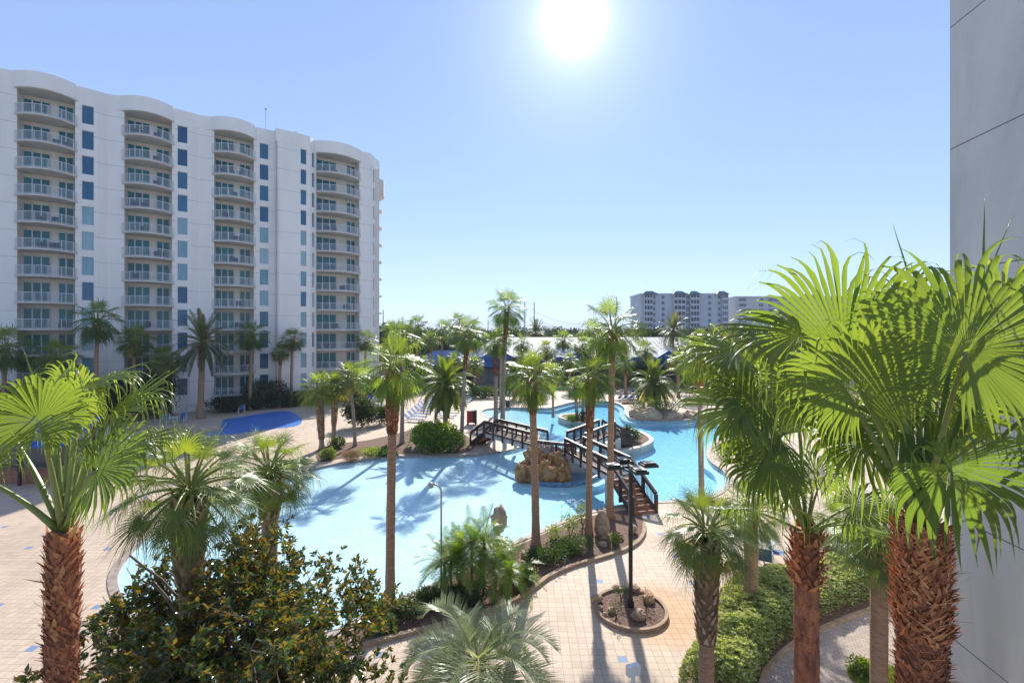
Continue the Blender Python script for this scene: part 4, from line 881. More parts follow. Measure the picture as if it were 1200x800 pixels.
# hedge
def hedge():
    rng = random.Random(41); g = np.random.default_rng(41)
    poly = np.array([gp(*p) for p in [(792,812),(800,790),(828,745),(846,700),(880,688),(940,676),(1000,668),(1060,672),(1085,680),(1040,698),(985,718),(940,738),(908,764),(888,800),(880,830)]])
    root = thing('hedge', 'thick pale tipped green hedge sweeping along the brick path', 'hedge', (0, 0, 0))
    from mathutils.geometry import intersect_point_line
    def inside(p):
        c = False; n = len(poly); j = n - 1
        for i in range(n):
            if (poly[i, 1] > p[1]) != (poly[j, 1] > p[1]) and p[0] < (poly[j, 0] - poly[i, 0]) * (p[1] - poly[i, 1]) / (poly[j, 1] - poly[i, 1]) + poly[i, 0]: c = not c
            j = i
        return c
    E0 = poly; E1 = np.roll(poly, -1, 0)
    def ed(p):
        d = E1 - E0; t = np.clip(((p - E0) * d).sum(1) / (d * d).sum(1), 0, 1); return np.sqrt((((E0 + d * t[:, None]) - p) ** 2).sum(1)).min()
    lo = poly.min(0); hi = poly.max(0); C = []; D = []; Tn = []
    while len(C) < 60000:
        p = np.array((rng.uniform(lo[0], hi[0]), rng.uniform(lo[1], hi[1])))
        if not inside(p): continue
        e = min(ed(p) / .55, 1); top = .95 * math.sqrt(max(1 - (1 - e) ** 2, 0)) * (1 + .28 * mnoise.noise(Vector((p[0] * 1.3, p[1] * 1.3, 0))) + .12 * mnoise.noise(Vector((p[0] * 4, p[1] * 4, 3)))) + .05
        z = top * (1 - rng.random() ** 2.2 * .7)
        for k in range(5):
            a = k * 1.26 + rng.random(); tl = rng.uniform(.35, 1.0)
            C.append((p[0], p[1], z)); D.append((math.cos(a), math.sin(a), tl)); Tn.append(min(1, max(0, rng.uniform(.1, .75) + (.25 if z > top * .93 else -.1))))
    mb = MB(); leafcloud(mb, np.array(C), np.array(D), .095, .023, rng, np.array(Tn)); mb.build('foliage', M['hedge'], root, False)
hedge()
# bright grass patch
def grass():
    g = np.random.default_rng(4); n = 9000; P_ = []
    for i in range(n):
        a = g.uniform(0, 6.28); r = math.sqrt(g.random()); c = gp(1040, 800); P_.append((c[0] + math.cos(a) * r * 1.0, c[1] + math.sin(a) * r * .75 + .1, .0))
    P_ = np.array(P_); h = g.uniform(.06, .18, n); w_ = .006; L = g.normal(size=(n, 2)) * .05
    V = np.stack([P_ + (w_, 0, 0), P_ - (w_, 0, 0), P_ + np.c_[L, h]], 1).reshape(-1, 3)
    mb = MB(); mb.tris(V, np.arange(n * 3).reshape(-1, 3), np.repeat(g.random(n), 3)); tag(mb.build('grass_patch', M['shrub_lime']), 'bright lime grass growing beside the brick path in front of the thick palm', 'grass', None, 'stuff')
grass()
x, y = gp(1020, 800); shrub('low_bush', 'bright fern like plant on the grass at the foot of the small cabbage palm', 'bush', x, y + .3, .35, .3, .45, 500, .14, .03, 'shrub_lime', seed=131)

# dark shrubbery along the tower and behind the pools
HG = 'dark shrubs along the far side of the deck'
lbs = ['at the far left behind the near fan palm', 'left of the lowest balcony', 'under the first balcony stack', 'left of the low blue chairs', 'behind the low blue chairs', 'left of the date palm trunk', 'right of the date palm trunk', 'under the third balcony stack', 'behind the white sign post', 'right of the white sign post', 'under the blank pier of the tower', 'left of the cabbage palms', 'behind the cabbage palms', 'under the tower corner']
for k, (px, py, rx, h) in enumerate([(5, 512, 3.5, 3.2), (40, 508, 3.2, 3.8), (80, 504, 3.2, 4.6), (115, 500, 3.0, 3.0), (150, 497, 3.2, 4.0), (185, 488, 2.6, 4.2), (262, 474, 2.4, 1.8), (290, 470, 2.2, 1.7), (312, 469.5, 2.6, 3.6), (335, 468, 2.4, 1.8), (358, 467, 2.4, 1.8), (385, 466, 2.6, 1.9), (410, 464, 2.8, 2.4), (435, 462, 3.0, 3.2)]):
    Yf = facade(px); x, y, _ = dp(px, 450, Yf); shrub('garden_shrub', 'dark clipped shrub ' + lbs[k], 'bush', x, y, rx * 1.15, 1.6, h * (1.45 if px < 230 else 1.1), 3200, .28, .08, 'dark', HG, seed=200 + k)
for k, (px, py, rx, h, mt, lb) in enumerate([(568, 466, 4.0, 1.6, 'shrub', 'wide green shrub left of the lifebuoy'), (590, 462, 4.0, 1.4, 'dark', 'wide dark shrub behind the lifebuoy'), (545, 460, 3.0, 2.0, 'dark', 'dark shrub at the end of the white loungers'), (500, 458, 5.0, 2.6, 'dark', 'dark shrub behind the blue loungers'), (470, 462, 4.0, 3.0, 'dark', 'dark shrub left of the blue loungers'),
    (720, 458, 4.0, 3.4, 'dark', 'dark bush before the blue wall behind the back pool'), (745, 450, 4.0, 4.6, 'dark', 'tall dark bush below the blue gable'), (820, 462, 5.0, 4.2, 'dark', 'tall dark bush at the right end of the low building'), (850, 466, 5.0, 3.8, 'dark', 'dark bush behind the right loungers'), (900, 478, 5.0, 3.5, 'dark', 'dark bush glimpsed between the near palms'), (950, 480, 5.0, 3.5, 'shrub', 'green bush glimpsed behind the near fan palm'), (640, 448.8, 6.0, 2.0, 'dark', 'dark low bush behind the spa pool'), (685, 452, 5.0, 2.6, 'dark', 'dark bush right of the spa pool')]):
    x, y = gp(px, py); shrub('garden_shrub', lb, 'bush', x, y, rx, 1.8, h, 2200, .34, .09, mt, 'shrubs behind the back pool', seed=230 + k)
# far trees and the wooded horizon
tr = random.Random(77)
def treeline():
    g = np.random.default_rng(9); mb = MB(); Cs = []
    for k in range(230):
        x = g.uniform(-90, 330); y = g.uniform(150, 330); h = g.uniform(9.5, 12.5) if y < 250 else g.uniform(11, 15.0); rx = g.uniform(4, 8)
        n = 420; v = g.normal(size=(n, 3)); v /= np.linalg.norm(v, axis=1)[:, None]; v[:, 2] = np.abs(v[:, 2]) * 1.0
        P_ = v * (.7 + .3 * g.random((n, 1))) * (rx, rx, h * .6) + (x, y, h * .38); P_ += g.normal(size=(n, 3)) * .35; Cs.append((P_, v, np.full(n, g.uniform(0, .6))))
    C = np.concatenate([c[0] for c in Cs]); D = np.concatenate([c[1] for c in Cs]) + g.normal(size=(len(C), 3)) * .6; tn = np.clip(np.concatenate([c[2] for c in Cs]) + g.random(len(C)) * .4, 0, 1)
    leafcloud(mb, C, D, 1.1, .38, tr, tn); tag(mb.build('far_woods', M['dark']), 'band of dark woods along the horizon behind the white roof', 'woods', None, 'stuff')
treeline()
for k, (px, Y, top, rx, lb) in enumerate([(450, 130, 381, 6, 'dark rounded tree right of the tower corner'), (478, 140, 386, 6, 'dark tree below the lone far palm'), (505, 125, 392, 5, 'dark tree left of the yellow leaved far palm'), (570, 130, 388, 6, 'dark broad tree behind the blue gable'), (605, 145, 386, 6, 'dark tree left of the twin utility poles'), (655, 140, 391, 6, 'dark tree right of the far date palm'), (690, 135, 392, 6, 'dark tree left of the tallest lagoon palm crown'), (725, 135, 390, 7, 'dark tree at the foot of the tall condominium'), (760, 140, 386, 7, 'dark tree left of the far date palm before the condominium'), (815, 130, 385, 7, 'dark tree right of the far date palm before the condominium'), (860, 135, 384, 8, 'dark tree below the cream condominium'), (905, 130, 386, 7, 'dark tree at the right end of the cream condominium'), (955, 130, 386, 7, 'dark tree behind the near palm fronds')]):
    x, y, zt = dp(px, top, Y); shrub('broadleaf_tree', lb, 'tree', x, y, rx, rx * .8, zt, 2400, .9, .3, 'dark', 'far trees behind the low building', seed=300 + k, trunk=2.5)

for k, (px, Y, top, rx, lb) in enumerate([(480, 92, 418, 3.2, 'dark bushy tree behind the blue loungers'), (540, 93, 424, 3.0, 'dark bushy tree left of the blue gable'), (612, 92, 420, 3.4, 'dark bushy tree before the blue fascia behind the tallest palm group'), (656, 93, 424, 3.0, 'dark bushy tree before the white roof behind the palm island'), (700, 92, 418, 3.6, 'dark bushy tree behind the tallest lagoon palm'), (742, 92, 425, 3.2, 'dark bushy tree before the blue fascia right of the tallest lagoon palm'), (800, 92, 418, 3.6, 'dark bushy tree right of the blue gable'), (838, 90, 414, 4.0, 'dark bushy tree left of the near frond mass'), (880, 88, 412, 4.4, 'dark bushy tree seen through the near fronds'), (925, 88, 410, 4.4, 'dark bushy tree behind the near frond mass')]):
    x, y, zt = dp(px, top, Y); shrub('broadleaf_tree', lb, 'tree', x, y, rx, rx * .6, zt, 2600, .5, .16, 'dark', 'bushy trees before the low building', seed=400 + k, trunk=1.2)
# ---------------------------------------------------------------- rocks
def rock(label, x, y, z, sx, sy, sz, matn, seed, group, sub=3, rough=.28, name='rock'):
    import bmesh
    bm = bmesh.new(); bmesh.ops.create_icosphere(bm, subdivisions=sub, radius=1)
    for v in bm.verts:
        p = v.co.copy(); o = Vector((seed * 3.7, seed * 1.3, seed * 2.1))
        d = 1 + rough * mnoise.noise(p * 1.3 + o) * 1.4 + rough * .6 * mnoise.noise(p * 3.1 + o) + rough * .25 * mnoise.noise(p * 8 + o)
        vd, _p = mnoise.voronoi(p * 2.4 + o); d += (vd[1] - vd[0]) * .30 - .10; d += .05 * math.sin(p.z * 14 + 3 * mnoise.noise(p * 2 + o))
        v.co = Vector((p.x * sx * d, p.y * sy * d, p.z * sz * d))
    me = bpy.data.meshes.new(name); bm.to_mesh(me); bm.free(); me.materials.append(M[matn])
    for p_ in me.polygons: p_.use_smooth = sub > 3
    o = link(name, me, None, (x, y, z), seed % 6); tag(o, label, 'rock', group); return o
RG = 'rocks of the central island'
for k, (px, py, sx, sz, z, lb) in enumerate([(618, 558, .95, 1.1, .35, 'ochre rock at the left end of the central island'), (628, 552, 1.0, 1.3, .45, 'craggy ochre rock second from the left on the central island'), (641, 561, .95, 1.15, .35, 'brown rock at the waterline in the middle of the central island'), (652, 556, 1.1, 1.3, .4, 'orange rock on the front of the central island'), (657, 562, .8, 1.0, .3, 'low orange rock at the right end of the rocky face'), (640, 547, 1.3, 1.2, .6, 'grey topped rock behind the ochre rocks of the island'), (661, 548, 1.3, 1.1, .5, 'grey rock under the bridge platform railing'), (676, 546, 1.0, .9, .3, 'grey rock under the foot of the right bridge')]):
    x, y = gp(px, py); rock(lb, x, y, z - .1, sx, sx * .8, sz, 'rock' if k < 5 else 'rock_grey', k + 1, RG, 5, .34)
BG = 'boulders around the planting beds'
for k, (px, py, s, sz, lb) in enumerate([(706, 628, .48, .75, 'big upright round boulder in the near bed'), (724, 631, .28, .2, 'tan rock right of the upright boulder'), (741, 625, .3, .25, 'tan rock near the foot of the stairs'), (682, 649, .28, .16, 'flat tan rock at the kerb below the boulder'), (706, 641, .2, .14, 'small pinkish rock in front of the boulder'), (610, 668, .3, .25, 'tan rock beside the lime shrub'), (616, 655, .28, .2, 'tan rock behind the middle palm'), (585, 620, .45, .75, 'brown upright rock behind the feathery clump at the pool edge'),
    (749, 726, .30, .2, 'orange rock at the front rim of the round planter'), (760, 706, .28, .16, 'pinkish rock right of the lamp pole'), (699, 706, .24, .16, 'tan rock at the left rim of the round planter'), (716, 719, .16, .12, 'small tan rock left of the lamp pole'), (709, 725, .14, .1, 'small orange rock at the left front of the round planter'), (703, 716, .13, .1, 'smallest rock near the left rim of the round planter'), (744, 693, .25, .14, 'tan rock at the back rim of the round planter'), (722, 692, .18, .12, 'little rock at the back left of the round planter')]):
    x, y = gp(px, py); rock(lb, x, y, .08 + sz * .55, s, s * .8, sz, 'boulder', 20 + k, BG, 3, .2)
for k, (px, py, s, sz, lb) in enumerate([(748, 490, 1.2, .8, 'brown rock at the left of the rocky bank'), (762, 492, 1.7, 1.3, 'big sloping tan rock on the rocky bank'), (790, 491, 1.8, .8, 'flat pale rock right on the rocky bank'), (812, 490, 1.6, .6, 'flat pale rock at the right end of the rocky bank'), (736, 474, .8, .4, 'low red brown rock on the far shore')]):
    x, y = gp(px, py); rock(lb, x, y + .8, .1, s, s * .7, sz, 'boulder', 50 + k, 'rocks on the bank of the back pool', 3, .25)

# ---------------------------------------------------------------- bridges
def span(root, a, b, za, zb, wdt, post_step=1.35, rail=True, steps=False, beam='concrete', sides=(-1, 1)):
    a = np.array((a[0], a[1], za)); b = np.array((b[0], b[1], zb)); d = b - a; Lh = math.hypot(d[0], d[1]); dh = np.array((d[0] / Lh, d[1] / Lh, 0)); s = np.array((-dh[1], dh[0], 0))
    dk = MB()
    if steps:
        n = max(2, int(abs(za - zb) / .17)); st = MB()
        for i in range(n):
            t0, t1 = i / n, (i + 1) / n; p0 = a + (b - a) * t0; p1 = a + (b - a) * t1; z = za + (zb - za) * (i + .5) / n
            q0 = np.array((p0[0], p0[1], z)); q1 = np.array((p1[0], p1[1], z)) + dh * .03
            st.bar(q0, q1, wdt - .12, .05); st.bar(q1 - np.array((0, 0, .09)) - dh * .045, q1 - np.array((0, 0, .09)) - dh * .02, wdt - .16, .13)
        st.build('steps', M['redwood'], root)
        for sg in (-1, 1): dk.bar(a + s * sg * (wdt / 2 - .03) - (0, 0, .12), b + s * sg * (wdt / 2 - .03) - (0, 0, .12), .05, .3)
        dk.build('stringer', M['wood'], root)
    else:
        n = int(Lh / .16)
        for i in range(n):
            p = a + (b - a) * (i + .5) / n; dk.bar(p - dh * .07, p + dh * .07, wdt - .02, .04)
        dk.build('deck_boards', M['board'], root)
        bm_ = MB()
        for sg in (-1, 1): bm_.bar(a + s * sg * (wdt / 2 - .06) - (0, 0, .19), b + s * sg * (wdt / 2 - .06) - (0, 0, .19), .12, .30)
        bm_.build('edge_beam', M[beam], root)
    for sg in sides:
        r = MB(); p0 = a + s * sg * (wdt / 2 + .03); p1 = b + s * sg * (wdt / 2 + .03); n = max(1, round(Lh / post_step))
        for i in range(n + 1):
            p = p0 + (p1 - p0) * i / n; r.box(p[0] - .085, p[0] + .085, p[1] - .085, p[1] + .085, p[2] - .42, p[2] + 1.02)
        r.bar(p0 + (0, 0, 1.07), p1 + (0, 0, 1.07), .19, .07); r.bar(p0 + (0, 0, .93), p1 + (0, 0, .93), .06, .13); r.bar(p0 + (0, 0, .12), p1 + (0, 0, .12), .06, .14)
        k = int(Lh / .14)
        for i in range(k):
            p = p0 + (p1 - p0) * (i + .5) / k; r.box(p[0] - .015, p[0] + .015, p[1] - .015, p[1] + .015, p[2] + .14, p[2] + .92)
        r.build('railing', M['wood'], root)
        c = MB(); c.bar(p0 + (0, 0, 1.121), p1 + (0, 0, 1.121), .13, .025); c.build('rail_cap', M['wood'], root)
    return a, b, s
b1 = thing('footbridge', 'left wooden footbridge with dark brown railings from the sunny deck to the rock island', 'bridge', (0, 0, 0), 0, 'wooden footbridges over the lagoon')
span(b1, (-1.9, 43.6), (2.3, 38.5), 1.4, 1.4, 1.5)
span(b1, (-1.95, 43.66), (-3.3, 45.2), 1.36, .05, 1.5, 1.2, steps=True)
for p in ((-1.6, 42.6), (-.6, 43.3), (-.7, 41.6), (.3, 42.2)): w = MB(); w.box(p[0] - .13, p[0] + .13, p[1] - .13, p[1] + .13, 0, 1.08); w.build('pillar', M['concrete'], b1)
b0 = thing('bridge_platform', 'wooden landing with dark railings on top of the central rock island', 'bridge', (0, 0, 0))
span(b0, (2.4, 38.2), (5.2, 36.9), .95, .95, 1.9, sides=(-1,))
for p in ((2.9, 37.4), (4.9, 36.4), (3.2, 38.6), (5.2, 37.6)): w = MB(); w.box(p[0] - .1, p[0] + .1, p[1] - .1, p[1] + .1, -.6, .65); w.build('pillar', M['wood'], b0)
b3 = thing('footbridge', 'right wooden footbridge from the rock island down to the deck behind the four headed lamp', 'bridge', (0, 0, 0), 0, 'wooden footbridges over the lagoon')
span(b3, (4.75, 36.4), (6.85, 30.4), 1.4, 1.4, 1.5)
span(b3, (6.87, 30.33), (7.65, 27.6), 1.36, .05, 1.5, 1.3, steps=True)
for bx_ in ((4.2, 5.4, 35.6, 36.3, -.8, 1.08), (6.0, 6.25, 30.6, 30.85, -1, 1.08), (7.3, 7.55, 30.9, 31.15, -1, 1.08)): w = MB(); w.box(*bx_); w.build('pillar', M['concrete'], b3)
b2 = thing('footbridge', 'far wooden footbridge from the rock island to the small bridge island', 'bridge', (0, 0, 0), 0, 'wooden footbridges over the lagoon')
span(b2, (5.1, 38.2), (8.6, 43.3), 1.4, 1.4, 1.5)
span(b2, (8.66, 43.34), (10.6, 44.4), 1.36, .1, 1.4, 1.2, steps=True)
for bx_ in ((8.0, 8.35, 43.0, 43.3, -.5, 1.08), (9.3, 9.7, 42.6, 43.0, -.5, 1.0)): w = MB(); w.box(*bx_); w.build('pillar', M['concrete'], b2)

# ---------------------------------------------------------------- lamps and small things
def lamp4():
    x, y = gp(739, 712); root = thing('street_lamp', 'tall black lamp post with four flat square heads standing in the round planter', 'lamp post', (x, y, .07)); h = 5.35
    p = MB(); p.box(-.065, .065, -.065, .065, 0, h); p.box(-.11, .11, -.11, .11, 0, .25); p.build('pole', M['black'], root)
    a = MB(); a.bar((-.75, 0, h - .05), (.75, 0, h - .05), .06, .09); a.bar((0, -.75, h - .05), (0, .75, h - .05), .06, .09); a.build('cross_arm', M['black'], root)
    for k in range(4):
        ang = k * math.pi / 2 + .18; cx_, cy_ = math.cos(ang) * .72, math.sin(ang) * .72; hd = MB(); Mx = xf((cx_, cy_, h), ang)
        hd.box(-.30, .30, -.26, .26, -.06, .05, M=Mx); hd.box(-.24, .24, -.2, .2, .05, .10, M=Mx); hh = hd.build('lamp_head', M['black'], root)
        ln = MB(); ln.box(-.22, .22, -.18, .18, -.072, -.062, M=Mx); ln.build('lens', M['white'], hh)
lamp4()
def lamp1():
    x, y = gp(517, 703); root = thing('garden_lamp', 'thin grey lamp post with a single curved arm beside the feathery clump', 'lamp post', (x, y, 0)); h = 4.55
    pts = [(0, 0, 0), (0, 0, h - .3)] + [(-.32 * (1 - math.cos(t)), 0, h - .3 + .3 * math.sin(t)) for t in np.linspace(.2, 1.57, 6)]
    p = MB(); p.tube(pts, .038, 8); p.tube([(0, 0, 0), (0, 0, .2)], .07, 10); p.build('pole', M['galv'], root, True)
    hd = MB(); hd.tube([(-.30, 0, h), (-.40, 0, h), (-.42, 0, h - .02)], [.04, .09, .09], 10); hd.tube([(-.42, 0, h + .04), (-.42, 0, h - .13)], [.09, .12], 12); hd.build('lamp_head', M['galv'], root, True)
lamp1()
def lifebuoy():
    x, y = gp(597, 470); root = thing('lifebuoy', 'white lifebuoy ring hanging on a post beside the back pool', 'lifebuoy', (x, y, 0))
    p = MB(); p.box(-.05, .05, -.05, .05, 0, 1.7); p.build('post', M['wood'], root)
    r = MB(); pts = [(math.cos(a) * .32, -.12, 1.25 + math.sin(a) * .32) for a in np.linspace(0, 2 * math.pi, 25)]; r.tube(pts, .075, 8, cap=False); r.build('ring', M['white'], root, True)
lifebuoy()
def cart():
    x, y = gp(553, 497); root = thing('towel_cart', 'red and black towel cart standing on the deck near the left footbridge', 'cart', (x, y, 0))
    b = MB(); b.box(-.55, .1, -.35, .35, .25, 1.5); b.build('bin', M['red'], root)
    c = MB(); c.box(.12, .55, -.35, .35, .2, 1.55); c.box(-.58, .58, -.38, .38, 1.5, 1.58); c.build('cabinet', M['black'], root)
    for sx in (-.45, .45):
        for sy in (-.3, .3): w = MB(); w.tube([(sx, sy - .03, .11), (sx, sy + .03, .11)], .11, 12); w.build('wheel', M['black'], root)
cart()
def bin_():
    x, y = gp(595, 476.5); root = thing('litter_bin', 'small dark litter bin on the deck beside the two pale palm trunks', 'bin', (x, y, 0))
    b = MB(); b.tube([(0, 0, 0), (0, 0, .85)], [.28, .34], 12); b.build('body', M['black'], root); c = MB(); c.tube([(0, 0, .86), (0, 0, .96)], [.37, .30], 12); c.build('lid', M['darkwall'], root)
bin_()
def sign():
    x, y = gp(309, 478); root = thing('sign_post', 'white two armed post beside the blue kiddie pool', 'sign', (x, y, 0))
    b = MB(); b.box(-.14, .14, -.1, .1, 0, 1.9); b.build('post', M['white'], root); c = MB(); c.box(-.42, .42, -.12, .12, 1.9, 2.35); c.build('head', M['white'], root)
sign()
def box_sign():
    x, y, z = dp(742, 783, 13.2); root = thing('meter_box', 'small white box on a short post at the bottom edge of the photo', 'box', (x, y, 0))
    b = MB(); b.box(-.05, .05, -.04, .04, 0, z - .1); b.build('post', M['white'], root); c = MB(); c.box(-.19, .19, -.08, .08, z - .16, z + .1, M=xf((0, 0, 0), .3)); c.build('box', M['white'], root)
box_sign()
def ladder():
    x, y = gp(675, 603); root = thing('pool_handrail', 'white steel handrail going down into the pool beside the near bed', 'handrail', (x, y, 0))
    for s in (-.25, .25):
        p = MB(); p.tube([(s + .3, -.3, 0), (s + .3, -.3, .8), (s + .1, 0, .9), (s - .5, .9, .2), (s - .5, .9, -.5)], .022, 6); p.build('rail', M['white'], root, True)
ladder()
# sun loungers
def make_lounger(fab, label, group):
    root = thing('sun_lounger', label, 'sun lounger', (0, 0, 0), 0, group)
    f = MB()
    for s in (-.31, .31): f.bar((-.6, s, .34), (1.2, s, .34), .04, .05); f.bar((-.6, s, .36), (-1.15, s, .86), .04, .05)
    f.bar((1.2, -.31, .34), (1.2, .31, .34), .04, .05); f.bar((-1.15, -.31, .86), (-1.15, .31, .86), .04, .05); f.build('frame', M['white'], root)
    s_ = MB(); s_.box(-.58, 1.18, -.285, .285, .345, .375); s_.build('seat', M[fab[0]], root)
    b = MB(); b.bar((-.6, 0, .385), (-1.15, 0, .885), .57, .03, up=(0, 0, 1)); b.build('backrest', M[fab[1]], root)
    for sx in (-.5, 1.05):
        for sy in (-.31, .31): l = MB(); l.box(sx - .02, sx + .02, sy - .02, sy + .02, 0, .33); l.build('leg', M['white'], root)
    return root
pA = make_lounger(('blue_sling', 'blue_sling'), '', 'blue loungers of the left row'); first = True
def row(px0, py0, px1, py1, n, rz, proto, grp, lab):
    global first
    a = np.array(gp(px0, py0)); b = np.array(gp(px1, py1))
    for i in range(n):
        p = a + (b - a) * i / max(n - 1, 1); o = copy_tree(proto); o.location = (p[0], p[1], 0); o.rotation_euler = (0, 0, rz + rnd.uniform(-.05, .05)); o['group'] = grp; o['label'] = lab % ORD[i]
pB = make_lounger(('white', 'blue_sling'), '', 'g')
row(484, 494, 512, 468, 10, -.30, pA, 'blue loungers of the left row', '%s blue lounger from the near end of the left row')
row(522, 489, 550, 464, 11, -.12, pB, 'pale loungers of the middle row', '%s pale lounger with blue back from the near end of the middle row')
row(440, 470, 446, 484, 3, -.3, pA, 'blue loungers beside the dark bush', '%s blue lounger from the back behind the dark round bush')
row(500, 462, 522, 459, 4, .2, pA, 'blue loungers at the back of the left deck', '%s blue lounger from the left in the back row of the left deck')
row(738, 461, 762, 463, 4, 2.0, pA, 'blue loungers behind the back pool', '%s blue lounger from the left behind the back pool')
row(722, 469, 750, 468, 5, 2.0, pB, 'pale loungers behind the back pool', '%s pale lounger from the left on the sunny deck behind the back pool')
row(965, 508, 985, 531, 5, 2.9, pB, 'loungers glimpsed between the near palms', '%s pale lounger from the back seen between the near palm trunks')
row(1010, 512, 1050, 548, 5, 2.9, pA, 'blue loungers under the big near palm', '%s blue lounger from the back seen under the big near palm leaves')
for p_ in (pA, pB):
    for c in list(p_.children): bpy.data.objects.remove(c)
    bpy.data.objects.remove(p_)
# sling chairs
def make_chair():
    root = thing('sling_chair', '', 'chair', (0, 0, 0), 0, 'blue sling chairs')
    f = MB()
    for s in (-.28, .28):
        f.tube([(s, -.32, 0), (s, -.28, .62), (s, .22, .64), (s, .30, 0)], .018, 6); f.bar((s, -.26, .42), (s, .28, .36), .03); f.bar((s, .28, .36), (s, .46, .98), .03)
    f.build('frame', M['white'], root)
    s_ = MB(); s_.bar((0, -.26, .43), (0, .28, .37), .52, .025); s_.build('seat', M['navy_sling'], root)
    b = MB(); b.bar((0, .28, .39), (0, .46, .98), .52, .025, up=(0, 1, 0)); b.build('backrest', M['navy_sling'], root)
    return root
ch = make_chair(); cp = [(897, 664, 2.6, 'blue sling chair left of another, beside the hedge'), (912, 657, .9, 'blue sling chair with its back turned, nearest the slender red palm trunk'), (884, 659, 2.2, 'blue sling chair behind the cabbage palm trunk in the hedge'), (283, 484, .4, 'blue chair beside the blue kiddie pool'), (193, 497, .3, 'left one of two blue chairs in the shade left of the date palm'), (213, 495, .3, 'right one of two blue chairs in the shade left of the date palm')]
for i, (px, py, rz, lb) in enumerate(cp):
    o = ch if i == 0 else copy_tree(ch); x, y = gp(px, py); o.location = (x, y, 0.0); o.rotation_euler = (0, 0, rz); o['label'] = lb
    if py < 500:
        o.scale = (1.15, 1.15, 1.1)
def table(px, py, label):
    x, y = gp(px, py); root = thing('patio_table', label, 'table', (x, y, 0)); t = MB(); t.tube([(0, 0, .70), (0, 0, .73)], .45, 24); t.build('table_top', M['white'], root)
    for k in range(4):
        a = k * 1.57 + .78; l = MB(); l.tube([(math.cos(a) * .38, math.sin(a) * .38, 0), (math.cos(a) * .3, math.sin(a) * .3, .7)], .018, 6); l.build('leg', M['white'], root)
table(896, 652, 'round white table between the blue sling chairs'); table(203, 496, 'small white table between the two shaded blue chairs')
def railing(px0, py0, px1, py1):
    a = np.array((*gp(px0, py0), 0)); b = np.array((*gp(px1, py1), 0)); root = thing('low_railing', 'low white railing in the shade behind the date palm trunk', 'railing', tuple(a))
    r = MB(); d = b - a; n = 5; r.bar((0, 0, 1.0), tuple(d + (0, 0, 1.0)), .06, .07)
    r.build('top_rail', M['galv'], root)
    for i in range(n): p = d * i / (n - 1); q = MB(); q.box(p[0] - .04, p[0] + .04, p[1] - .04, p[1] + .04, 0, .97); q.build('post', M['galv'], root)
railing(218, 486, 264, 481)
def awning():
    x, y, z = dp(40, 500, 34.0); root = thing('bar_hut', 'poolside bar with a sloping blue metal canopy behind the near left fan palm', 'hut', (x, y, 0))
    r = MB(); P = [(-3.7, -1.6, 2.75), (3.5, -1.6, 2.75), (3.5, 1.6, 4.2), (-3.7, 1.6, 4.2)]; r.ngon(P); r.ngon([(p[0], p[1], p[2] - .1) for p in P][::-1])
    for i in range(4): a, b = P[i], P[(i + 1) % 4]; r.ngon([a, b, (b[0], b[1], b[2] - .1), (a[0], a[1], a[2] - .1)][::-1])
    for i in range(18): t = -3.6 + i * .41; r.bar((t, -1.6, 2.78), (t, 1.6, 4.23), .04, .05)
    r.build('canopy', M['bluemetal'], root)
    for sx in (-3.3, .3, 3.1):
        for sy in (-1.3, 1.3): l = MB(); l.box(sx - .08, sx + .08, sy - .08, sy + .08, 0, 2.7 if sy < 0 else 3.9); l.build('post', M['wood'], root)
    c = MB(); c.box(-3.1, 2.9, -.9, -.5, 0, 1.1); c.build('bar_front', M['redwood'], root); c = MB(); c.box(-3.25, 3.05, -1.1, -.3, 1.1, 1.17); c.build('counter', M['board'], root)
    c = MB(); c.box(-3.1, 2.9, 1.0, 1.15, 0, 2.6); c.build('back_wall', M['tanwall'], root)
awning()

